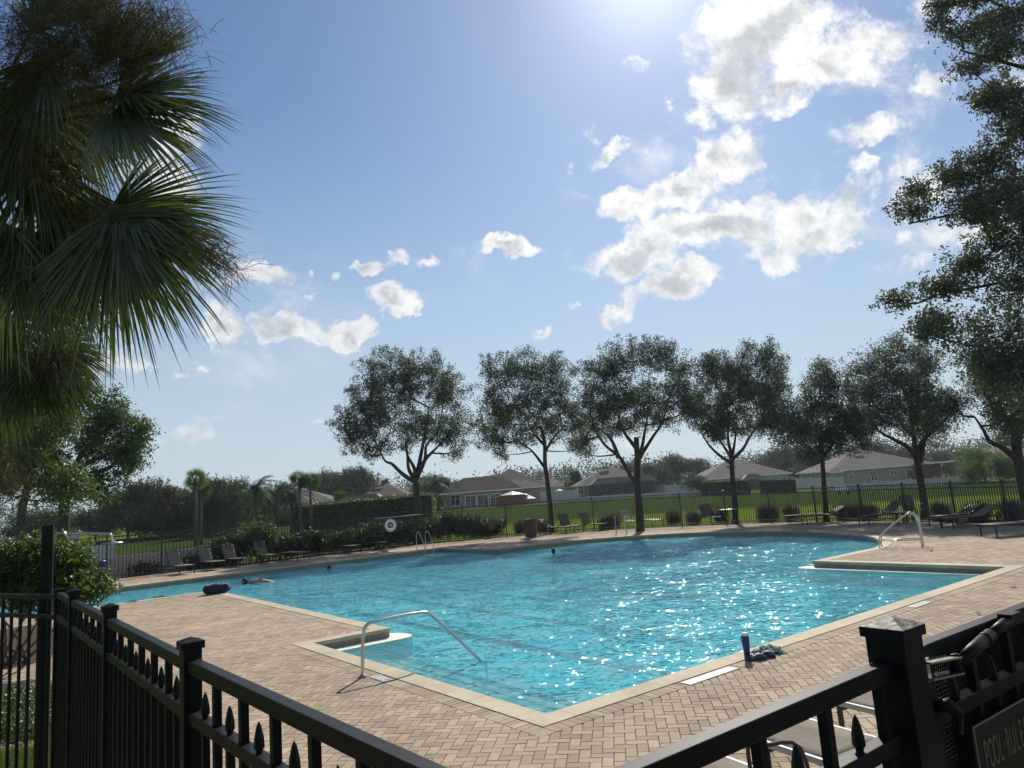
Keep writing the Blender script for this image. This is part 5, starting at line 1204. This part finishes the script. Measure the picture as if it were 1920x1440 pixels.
bush('large_shrub', 'rounded glossy green shrub with bare forking stems behind the left fence', 'shrub', bc, (1.6, .9, .7), 900, 17, .075, L_hedge, 31, stems=9, base=(bb0.x, bb0.y, 0), six=True, elong=.14, thick=.06, lobes=lobes)
rng = np.random.default_rng(77)
def patch(name, poly, n_, hgt, leaf, mat, label, cat, blades=False):
    P = np.array(poly); lo, hi = P.min(0), P.max(0); x = rng.uniform(lo[0], hi[0], n_*3); y = rng.uniform(lo[1], hi[1], n_*3); k = inside(x, y, poly); x, y = x[k][:n_], y[k][:n_]; z = rng.uniform(.01, 1, len(x))*hgt
    if blades:
        a = rng.uniform(0, 6.28, len(x)); h = rng.uniform(.5, 1, len(x))*hgt; b0 = np.stack([x, y, np.zeros(len(x))], 1); s_ = np.stack([np.cos(a), np.sin(a), 0*a], 1)*.003; tip = b0+np.stack([rng.normal(size=len(x))*.03, rng.normal(size=len(x))*.03, h], 1)
        V = np.stack([b0-s_, b0+s_, tip+s_*.2, tip-s_*.2], 1).reshape(-1, 3)
    else: V = leafV(np.stack([x, y, z], 1), leaf, rng, .6, True)
    tag(npmesh(name, V, 4 if blades else 6, mat), label, cat, kind='stuff')
patch('ground_cover', BEDT['groundcover_bed'], 9000, .22, .05, L_mid, 'low dark ground cover plants between the two brick paths at left', 'ground cover')
patch('grass', BEDT['front_bed'], 26000, .09, .1, L_bright, 'short bright grass at the bottom left corner', 'grass', True)
GS = 'leafy shrubs behind the left fence'
def fpos(x, back): q = vpl(x, 1000, FLs+fn_*back, fdir); return q
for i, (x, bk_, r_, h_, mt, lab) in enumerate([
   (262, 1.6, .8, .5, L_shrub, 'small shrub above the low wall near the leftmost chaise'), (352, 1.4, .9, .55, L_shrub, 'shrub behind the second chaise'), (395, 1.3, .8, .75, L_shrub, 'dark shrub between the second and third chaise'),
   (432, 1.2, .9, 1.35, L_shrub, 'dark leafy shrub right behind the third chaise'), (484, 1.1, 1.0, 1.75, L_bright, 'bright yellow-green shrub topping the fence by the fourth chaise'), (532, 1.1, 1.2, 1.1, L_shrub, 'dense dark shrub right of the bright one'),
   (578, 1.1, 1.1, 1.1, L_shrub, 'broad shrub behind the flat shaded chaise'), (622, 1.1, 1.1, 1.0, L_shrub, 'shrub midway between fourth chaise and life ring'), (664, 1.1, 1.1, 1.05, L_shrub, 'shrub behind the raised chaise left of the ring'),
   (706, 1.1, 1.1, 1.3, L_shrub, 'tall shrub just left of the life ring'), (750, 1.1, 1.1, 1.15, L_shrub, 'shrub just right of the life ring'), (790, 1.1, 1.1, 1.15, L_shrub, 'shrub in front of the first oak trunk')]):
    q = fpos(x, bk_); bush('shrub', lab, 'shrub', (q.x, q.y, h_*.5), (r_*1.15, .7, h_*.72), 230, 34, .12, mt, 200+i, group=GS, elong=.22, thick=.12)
for i, (x, r_, h_, lab) in enumerate([(838, 1.0, 1.45, 'leafy shrub behind the chaise at the slanting ladder'), (876, 1.0, 1.3, 'leafy shrub behind the patio table group'), (912, .9, .9, 'lower shrub right of the patio table group')]):
    q = far(x, 1000, 42.0); bush('shrub', lab, 'shrub', (q.x, q.y, h_*.5), (r_*1.15, .7, h_*.7), 200, 32, .12, L_shrub, 240+i, group=GS, elong=.22, thick=.12)
def grass_clump(q, h, r_, label, seed, n_=420):
    rg = np.random.default_rng(seed); root = empty('ornamental_grass', (q[0], q[1], 0), 0, label, 'ornamental grass', 'ornamental grass clumps behind the fence')
    a = rg.uniform(0, 6.28, n_); ln = rg.uniform(.6, 1, n_)*h; out = rg.uniform(.05, 1, n_)*r_; bb_ = rg.uniform(0, .42, n_); b0 = np.stack([np.cos(a)*bb_, np.sin(a)*bb_, 0*a], 1)
    m1 = b0+np.stack([np.cos(a)*out*.4, np.sin(a)*out*.4, ln*.75], 1); tp = b0+np.stack([np.cos(a)*out, np.sin(a)*out, ln*(1-.25*(out/r_)**2)], 1); s_ = np.stack([-np.sin(a), np.cos(a), 0*a], 1)*.008
    V = np.stack([b0-s_, b0+s_, m1+s_, m1-s_, m1-s_, m1+s_, tp+s_*.3, tp-s_*.3], 1).reshape(-1, 3); npmesh('blades', V, 4, L_orn, root)
for i, (x, y, D, lab) in enumerate([(975, 985, 42, 'grass clump left of the brown litter bin'), (1018, 985, 42, 'grass clump between bin and second oak'), (1134, 975, 40.5, 'grass clump between the second and third oaks, left'), (1150, 975, 40.5, 'grass clump between the second and third oaks, right'),
    (1262, 965, 39.5, 'grass clump right of the flat strap bench'), (1300, 965, 38.6, 'small grass clump left of the facing chaise'), (1352, 960, 38.4, 'grass clump beside the fourth oak trunk'), (1432, 960, 36.6, 'grass clump right of the fourth oak'), (1445, 960, 36.4, 'grass clump beside the one right of the fourth oak'),
    (1482, 960, 35.8, 'grass clump left of the flat dark chaise'), (1582, 955, 33.4, 'large grass clump right of the fifth oak'), (1605, 955, 33.2, 'second large grass clump right of the fifth oak'), (1628, 955, 32.6, 'grass clump before the striped chaise'), (1762, 950, 29.2, 'grass clump right of the sixth oak'), (1830, 950, 27.4, 'grass clump behind the pair of dark chaises'), (1895, 950, 25.4, 'grass clump at the right edge')]):
    q = far(x, y, D+.7); grass_clump(q, rnd.uniform(.8, 1.05), .45, lab, 300+i)
def hedge(name, x0, x1, D0_, D1_, h0, h1, dpt, label, mat, seed, zoff=0):
    rg = np.random.default_rng(seed); a = far(x0, 900, D0_); b = far(x1, 900, D1_); L = (b-a).to_2d().length; za, zb = zt(a.x, a.y), zt(b.x, b.y)
    d = (b-a).to_2d()/L; nn_ = Vector((-d.y, d.x)); root = empty(name, (a.x, a.y, za+zoff), 0, label, 'hedge')
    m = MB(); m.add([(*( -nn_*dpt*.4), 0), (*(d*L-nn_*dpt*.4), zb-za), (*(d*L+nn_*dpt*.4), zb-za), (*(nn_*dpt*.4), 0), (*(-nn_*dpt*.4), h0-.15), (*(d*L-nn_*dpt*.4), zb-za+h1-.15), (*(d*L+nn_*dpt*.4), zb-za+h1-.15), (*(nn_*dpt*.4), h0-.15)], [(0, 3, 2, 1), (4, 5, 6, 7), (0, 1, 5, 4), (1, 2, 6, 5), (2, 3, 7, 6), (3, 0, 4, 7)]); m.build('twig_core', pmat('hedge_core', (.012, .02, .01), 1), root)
    n_ = int(L*h0*170); s = rg.uniform(0, L, n_); f = rg.uniform(0, 1, n_); top = rg.uniform(size=n_) < .45; side = np.where(rg.uniform(size=n_) < .8, -1, 1)
    hz3 = h0+(h1-h0)*s/L+.08*np.sin(s*1.7)+.05*np.sin(s*4.1); yy = np.where(top, (f-.5)*dpt, side*dpt*.5); zz = np.where(top, hz3, f*hz3)+(zb-za)*s/L
    yy = yy+rg.normal(size=n_)*.07; zz = zz+rg.normal(size=n_)*.07
    P = np.stack([d.x*s+nn_.x*yy, d.y*s+nn_.y*yy, zz], 1); npmesh('foliage', leafV(P, .17, rg), 4, mat, root)
hedge('clipped_hedge', 552, 800, 74, 66, 2.7, 2.9, 1.4, 'long clipped dark hedge in front of the brown roofed house', L_mid, 401)
hedge('clipped_hedge', 1312, 1405, 98, 96, 1.9, 1.9, 1.6, 'left hedge in front of the sage green house', L_mid, 402)
hedge('clipped_hedge', 1424, 1490, 96, 95, 1.9, 1.9, 1.6, 'right hedge in front of the sage green house', L_mid, 403)
hedge('clipped_hedge', 482, 508, 84, 83, 1.7, 1.7, 1.2, 'short dark hedge by the cream house wall', L_mid, 404)
for (x, y, D, r_, h_, mt, lab) in [(797, 935, 84, 1.6, 3.4, L_bright, 'round bright green shrub right of the first oak trunk'), (1299, 900, 100, 2.0, 3.2, L_grey, 'pale flowering shrub at the end of the white fence'), (1822, 880, 88, 2.2, 3.0, L_mid, 'dark spreading shrub by the far right white fence')]:
    q = far(x, y, D); z = zt(q.x, q.y); bush('round_shrub', lab, 'shrub', (q.x, q.y, z+h_*.5), (r_, r_, h_*.5), 130, 30, .22, mt, int(x), base=(q.x, q.y, z), elong=.3, thick=.2)

# ------------------------------------------------------------------ houses
def hip(m, x0, x1, y0, y1, ze, zr, over=.5):
    x0 -= over; x1 += over; y0 -= over; y1 += over; dy = (y1-y0)/2; ins = min(dy, (x1-x0)/2-.01); ym = (y0+y1)/2
    V = [(x0, y0, ze), (x1, y0, ze), (x1, y1, ze), (x0, y1, ze), (x0+ins, ym, zr), (x1-ins, ym, zr)]
    m.add(V, [(0, 1, 5, 4), (1, 2, 5), (2, 3, 4, 5), (3, 0, 4), (3, 2, 1, 0)])
def house(label, xl, xr, D, eave, ridge, wallm, roofm, wins=(), wings=(), depth=12, rz=0.0, group='single-storey houses beyond the lawn', doors=(), porch=None, vents=1):
    a, b = far(xl, 900, D), far(xr, 900, D); W2 = (b-a).length; cx = (a.x+b.x)/2; z0_ = min(zt(a.x, D), zt(b.x, D))
    root = empty('house', (cx, D, z0_), rz, label, 'house', group); ze = eave-z0_; zr_ = ridge-z0_
    m = MB(); m.box((0, depth/2, ze/2-.3), (W2, depth, ze+.6)); m.build('wall', wallm, root)
    m = MB(); hip(m, -W2/2, W2/2, 0, depth, ze+.02, zr_); rf2 = m.build('roof', roofm, root)
    m = MB(); m.box((0, -.53, ze-.06), (W2+1.1, .05, .2)); m.box((-W2/2-.53, depth/2, ze-.06), (.05, depth+1.0, .2)); m.box((W2/2+.53, depth/2, ze-.06), (.05, depth+1.0, .2)); m.build('fascia', M_trim, root)
    for v in range(vents): m = MB(); m.box((-1.0+v*3, depth*.36, ze+(zr_-ze)*.86), (1.6, .25, .22)); m.build('roof_vent', M_bronze, root)
    for (wx0, wx1, wd, ze2, zr2) in wings:
        m = MB(); m.box(((wx0+wx1)/2, -wd/2+.05, ze2/2-.3), (wx1-wx0, wd, ze2+.6)); m.build('wall', wallm, root)
        m = MB(); hip(m, wx0, wx1, -wd, (wx1-wx0)*.0+wd*1.2, ze2+.03, zr2); m.build('roof', roofm, root)
        m = MB(); m.box(((wx0+wx1)/2, -wd-.53, ze2-.05), (wx1-wx0+1.1, .05, .2)); m.build('fascia', M_trim, root)
    for (x, z, ww, wh, yo) in wins:
        m = MB(); fw = .07
        for (c_, d2) in (((x, yo-.03, z+wh/2), (ww+2*fw, .06, fw)), ((x, yo-.03, z-wh/2), (ww+2*fw, .06, fw)), ((x-ww/2, yo-.03, z), (fw, .06, wh)), ((x+ww/2, yo-.03, z), (fw, .06, wh)), ((x, yo-.035, z), (.05, .06, wh)), ((x, yo-.035, z+wh*.12), (ww, .05, .04))): m.box(c_, d2)
        f = m.build('window', M_trim, root); m = MB(); m.box((x, yo-.02, z), (ww, .03, wh)); m.build('pane', M_glass, f)
    for (x, ww, yo) in doors:
        m = MB()
        for (c_, d2) in (((x, yo-.04, 2.16), (ww+.3, .08, .16)), ((x-ww/2-.07, yo-.04, 1.1), (.14, .08, 2.2)), ((x+ww/2+.07, yo-.04, 1.1), (.14, .08, 2.2)), ((x, yo-.045, 1.08), (.10, .07, 2.1)), ((x, yo-.04, .06), (ww, .08, .12))): m.box(c_, d2)
        f = m.build('sliding_door', M_trim, root); m = MB(); m.box((x, yo-.02, 1.1), (ww, .03, 2.1)); m.build('pane', M_glass, f)
        m = MB()
        for k in (-1, 1):
            m.box((x+k*ww/4, yo-.05, 1.1), (.03, .03, 2.0))
            for zz in (.6, 1.1, 1.6): m.box((x+k*ww/4, yo-.05, zz), (ww/2-.1, .03, .03))
        m.build('muntin', M_trim, f)
    if porch:
        px0, px1, pd, ph, rise, mt = porch
        m = MB(); m.box(((px0+px1)/2, -pd/2, ph/2-.2), (px1-px0, pd, ph+.4)); pr = m.build('screen_porch', mt, root)
        m = MB(); V = [(px0, -pd, ph), (px1, -pd, ph), (px1, 0, ph+.02), (px0, 0, ph+.02), (px0+1.2, -pd+1.0, ph+rise), (px1-1.2, -pd+1.0, ph+rise), (px1-1.2, 0, ph+rise), (px0+1.2, 0, ph+rise)]
        m.add(V, [(0, 1, 5, 4), (1, 2, 6, 5), (3, 0, 4, 7), (4, 5, 6, 7)]); m.build('screen_roof', M_screenroof, pr)
        m = MB(); n_ = max(2, int((px1-px0)/2.2))
        for k in range(n_+1): x = px0+(px1-px0)*k/n_; m.box((x, -pd-.04, ph/2), (.07, .07, ph))
        m.box(((px0+px1)/2, -pd-.05, ph), (px1-px0, .08, .09)); m.bar((px0+1.2, -pd+1.0, ph+rise+.03), (px1-1.2, -pd+1.0, ph+rise+.03), .07)
        for k in range(1, n_): x = px0+(px1-px0)*k/n_; m.bar((x, -pd, ph+.03), (min(max(x, px0+1.2), px1-1.2), -pd+1.0, ph+rise+.03), .06)
        m.build('porch_frame', M_screenroof if mt is M_screen else M_trim, pr)
    return root
H2_ = house('beige brown-roofed house with three white sliding doors and patio umbrellas', 833, 1018, 122, 3.35, 6.0, M_beige, M_roof,
  wins=[(-6.4, 1.55, 1.6, 1.7, -3.0)], wings=[(-8.4, 4.4, 3.0, 2.75, 5.2)], doors=[(-3.9, 1.6, -3.0), (-1.85, 1.6, -3.0), (.2, 1.6, -3.0)], depth=13)
m = MB(); hip(m, -3.6, 9.2, 1.0, 14, 2.85, 6.5); m.build('roof', M_roof, H2_)
house('low brown-roofed house with a screen enclosure behind the clipped hedge', 652, 770, 112, 2.9, 5.75, M_beige, M_roof, porch=(-5.6, 1.2, 3.5, 2.5, 1.0, M_screen))
house('small house behind showing only its brown roof', 992, 1052, 165, 3.6, 6.4, M_cream, M_roof2)
house('house with a wide dark screened porch behind the third oak', 1084, 1220, 122, 3.0, 6.15, M_beige, M_roof2, wins=[(-5.9, 1.6, 1.1, 1.3, 0)], porch=(-4.4, 6.1, 3.2, 2.35, .9, M_screen))
house('sage green house behind the two hedges', 1318, 1480, 128, 2.45, 5.6, M_sage, M_roof2, wins=[(-5.6, 1.0, 1.0, 1.1, 0), (-2.7, 1.2, 1.0, 1.0, 0), (5.4, 1.3, 1.0, 1.0, 0)], porch=(-1.4, 2.8, 2.6, 2.15, .8, M_screen), depth=13)
house('taupe grey house with white French doors and a covered porch behind the sixth oak', 1562, 1745, 120, 2.25, 5.55, M_tan, M_roof2,
  wins=[(-5.0, 1.75, .7, 1.1, 0), (-1.2, 1.6, 1.1, 1.6, 0), (2.1, 1.9, 1.1, .7, 0)], doors=[(5.2, 2.0, 0)], depth=14, wings=[(-8.4, -7.2, .8, 2.7, 3.4)])
hp_ = empty('porch_shelter', far(1762, 900, 118), 0, 'dark open porch shelter at the right end of the taupe house', 'shelter'); hp_.location.z = zt(hp_.location.x, hp_.location.y)
m = MB(); m.box((0, 0, 3.05), (6.4, 4, .14)); m.build('shelter_roof', M_roof2, hp_)
m = MB(); m.box((0, -2.05, 3.0), (6.5, .06, .2)); m.build('fascia', M_trim, hp_)
for x in (-3, 0, 2.9): m = MB(); m.box((x, -1.9, 1.5), (.16, .16, 3)); m.build('post', M_bronze, hp_)
m = MB(); m.box((-1.2, 1.2, 1.4), (4.5, .2, 2.8)); m.build('back_wall', M_wood, hp_)
house('cream yellow house seen between the palms on the left', 462, 632, 108, 2.95, 5.3, M_cream, M_roof2, wins=[(-4.6, 1.5, 1.0, 1.2, 0), (-2.2, 1.5, 1.0, 1.2, 0)], porch=(-1.0, 4.4, 2.0, 2.4, .5, M_screen), depth=11)
house('dark brown house behind the tall fan palm', 335, 385, 100, 3.3, 5.8, pmat('dark_brown_stucco', (.10, .07, .06), .9), M_roof, wins=[(.6, 1.4, 1.6, 1.5, 0)])  # plain dark brown wall colour
house('far right house with a brown roof behind the seventh oak', 1868, 1990, 140, 2.5, 4.7, M_beige, M_roof2)
for (x, y, D, r_, lab) in [(960, 921, 117, 2.6, 'large beige patio umbrella beside the white doors'), (989, 927, 117, 1.35, 'small pale patio umbrella right of the large one'), (1048, 917, 140, 1.8, 'white umbrella in front of the small brown roof')]:
    p_ = far(x, y, D); z = zt(p_.x, D); o = empty('patio_umbrella', (p_.x, D, z), 0, lab, 'umbrella', 'patio umbrellas by the houses'); h = p_.z-z
    m = MB(); V = [(0, 0, h)]+[(r_*math.cos(2*math.pi*k/8), r_*math.sin(2*math.pi*k/8), h-.7) for k in range(8)]; m.add(V, [(0, 1+k, 1+(k+1) % 8) for k in range(8)]); m.build('canopy', M_vinyl if r_ < 2 else M_rail, o)
    m = MB(); m.tube([(0, 0, 0), (0, 0, h)], .035, 6); m.build('pole', M_bronze, o)
p_ = far(960, 936, 115); o = empty('covered_hot_tub', (p_.x, 115, zt(p_.x, 115)), 0, 'rust-brown covered tub under the large umbrella', 'hot tub'); m = MB(); m.box((0, 0, .8), (4.2, 1.6, 1.6)); m.build('skirt', M_red, o, bevel=.05); m = MB(); m.box((0, 0, 1.65), (4.3, 1.7, .12)); m.build('cover', M_bronze, o, bevel=.03)
# white vinyl fences
def vinyl(pts, D0_, D1_, h, label, bay=2.4):
    root = empty('vinyl_fence', (0, 0, 0), 0, label, 'fence', 'white vinyl fences of the gardens'); a = far(pts[0], 900, D0_).to_2d(); b = far(pts[1], 900, D1_).to_2d(); L = (b-a).length; n_ = max(1, int(L/bay)); d = (b-a)/L; rz = math.atan2(d.y, d.x)
    for k in range(n_+1):
        p = a+d*L*k/n_; z = zt(p.x, p.y); m = MB(); m.box((p.x, p.y, z+(h+.12)/2), (.13, .13, h+.12), rz); m.add([(p.x-.09, p.y-.09, z+h+.12), (p.x+.09, p.y-.09, z+h+.12), (p.x+.09, p.y+.09, z+h+.12), (p.x-.09, p.y+.09, z+h+.12), (p.x, p.y, z+h+.24)], [(0, 1, 4), (1, 2, 4), (2, 3, 4), (3, 0, 4), (3, 2, 1, 0)]); m.build('post', M_vinyl, root)
        if k < n_:
            q = a+d*L*(k+1)/n_; zm = (zt(p.x, p.y)+zt(q.x, q.y))/2; c = (p+q)/2; m = MB(); m.box((c.x, c.y, zm+h/2+.04), (L/n_-.12, .04, h-.1), rz); m.build('fence_panel', M_vinyl, root)
vinyl((1012, 1082), 118, 112, 1.75, 'white vinyl fence left of the dark screened house')
vinyl((1040, 1330), 106, 98, .62, 'long white vinyl fence in front of the dark screened house')
vinyl((1224, 1312), 122, 112, 1.5, 'tall white vinyl fence right of the dark screened house')
vinyl((1486, 1580), 118, 104, 1.85, 'white vinyl fence left of the taupe house')
vinyl((1580, 1800), 100, 92, 1.0, 'white vinyl fence in front of the taupe house')
vinyl((1800, 1868), 92, 104, 1.9, 'white vinyl fence receding by the far right house')
vinyl((150, 214), 36, 35, 1.45, 'white vinyl screen behind the chrome shower arm')
vinyl((-40, 150), 70, 68, 1.7, 'pale vinyl fence under the left trees')
p_ = far(1585, 945, 80); o = empty('lawn_chair', (p_.x, 80, zt(p_.x, 80)), .4, 'white and dark bench out on the lawn right of the fifth oak', 'bench')
m = MB(); m.box((0, .3, .75), (1.5, .06, .45)); m.build('backrest', M_white, o); m = MB(); m.box((0, 0, .45), (1.5, .5, .06)); m.build('seat', M_bronze, o)
for x in (-.65, .65): m = MB(); m.box((x, 0, .22), (.06, .45, .44)); m.build('leg', M_bronze, o)
p_ = far(1055, 879, 130); zb = zt(p_.x, 130); o = empty('lamp_post', (p_.x, 130, zb), 0, 'thin pale lamp post beside the magnolia-like tree', 'lamp post'); h = p_.z-zb
m = MB(); m.tube([(0, 0, 0), (0, 0, h)], .07, 6); m.build('pole', M_vinyl, o); m = MB(); m.box((.25, 0, h), (.6, .2, .1)); m.build('lamp_head', M_vinyl, o)

# fallen leaves on the deck
for i, (x, y, lab) in enumerate([(1897, 1104, 'curled brown leaf on the right deck near the picture edge'), (1835, 1152, 'tiny dry leaf by the right fence rail')]):
    q = at(x, y); o = empty('fallen_leaf', (q.x, q.y, .004), i*1.1, lab, 'leaf'); m = MB(); m.add([(-.09, 0, 0), (-.02, .03, .02), (.06, .02, .03), (.11, 0, .01), (.05, -.025, .025), (-.03, -.02, .015)], [(0, 1, 2, 3, 4, 5)]); m.build('blade', M_wood, o)
# thin scattering volume added to veil the trees like lens glare
hm_ = bpy.data.materials.new('glare_veil'); hm_.use_nodes = True; t = NT(hm_.node_tree)
pv = t.node('ShaderNodeVolumePrincipled'); pv.inputs['Color'].default_value = (.86, .92, 1, 1); pv.inputs['Density'].default_value = .00022; pv.inputs['Anisotropy'].default_value = .55
o_ = t.node('ShaderNodeOutputMaterial'); t.l.new(pv.outputs[0], o_.inputs['Volume'])
m = MB(); m.box((0, 130, 9.0), (700, 400, 24)); tag(m.build('haze', hm_), kind='stuff')
print('objects', len(bpy.data.objects))
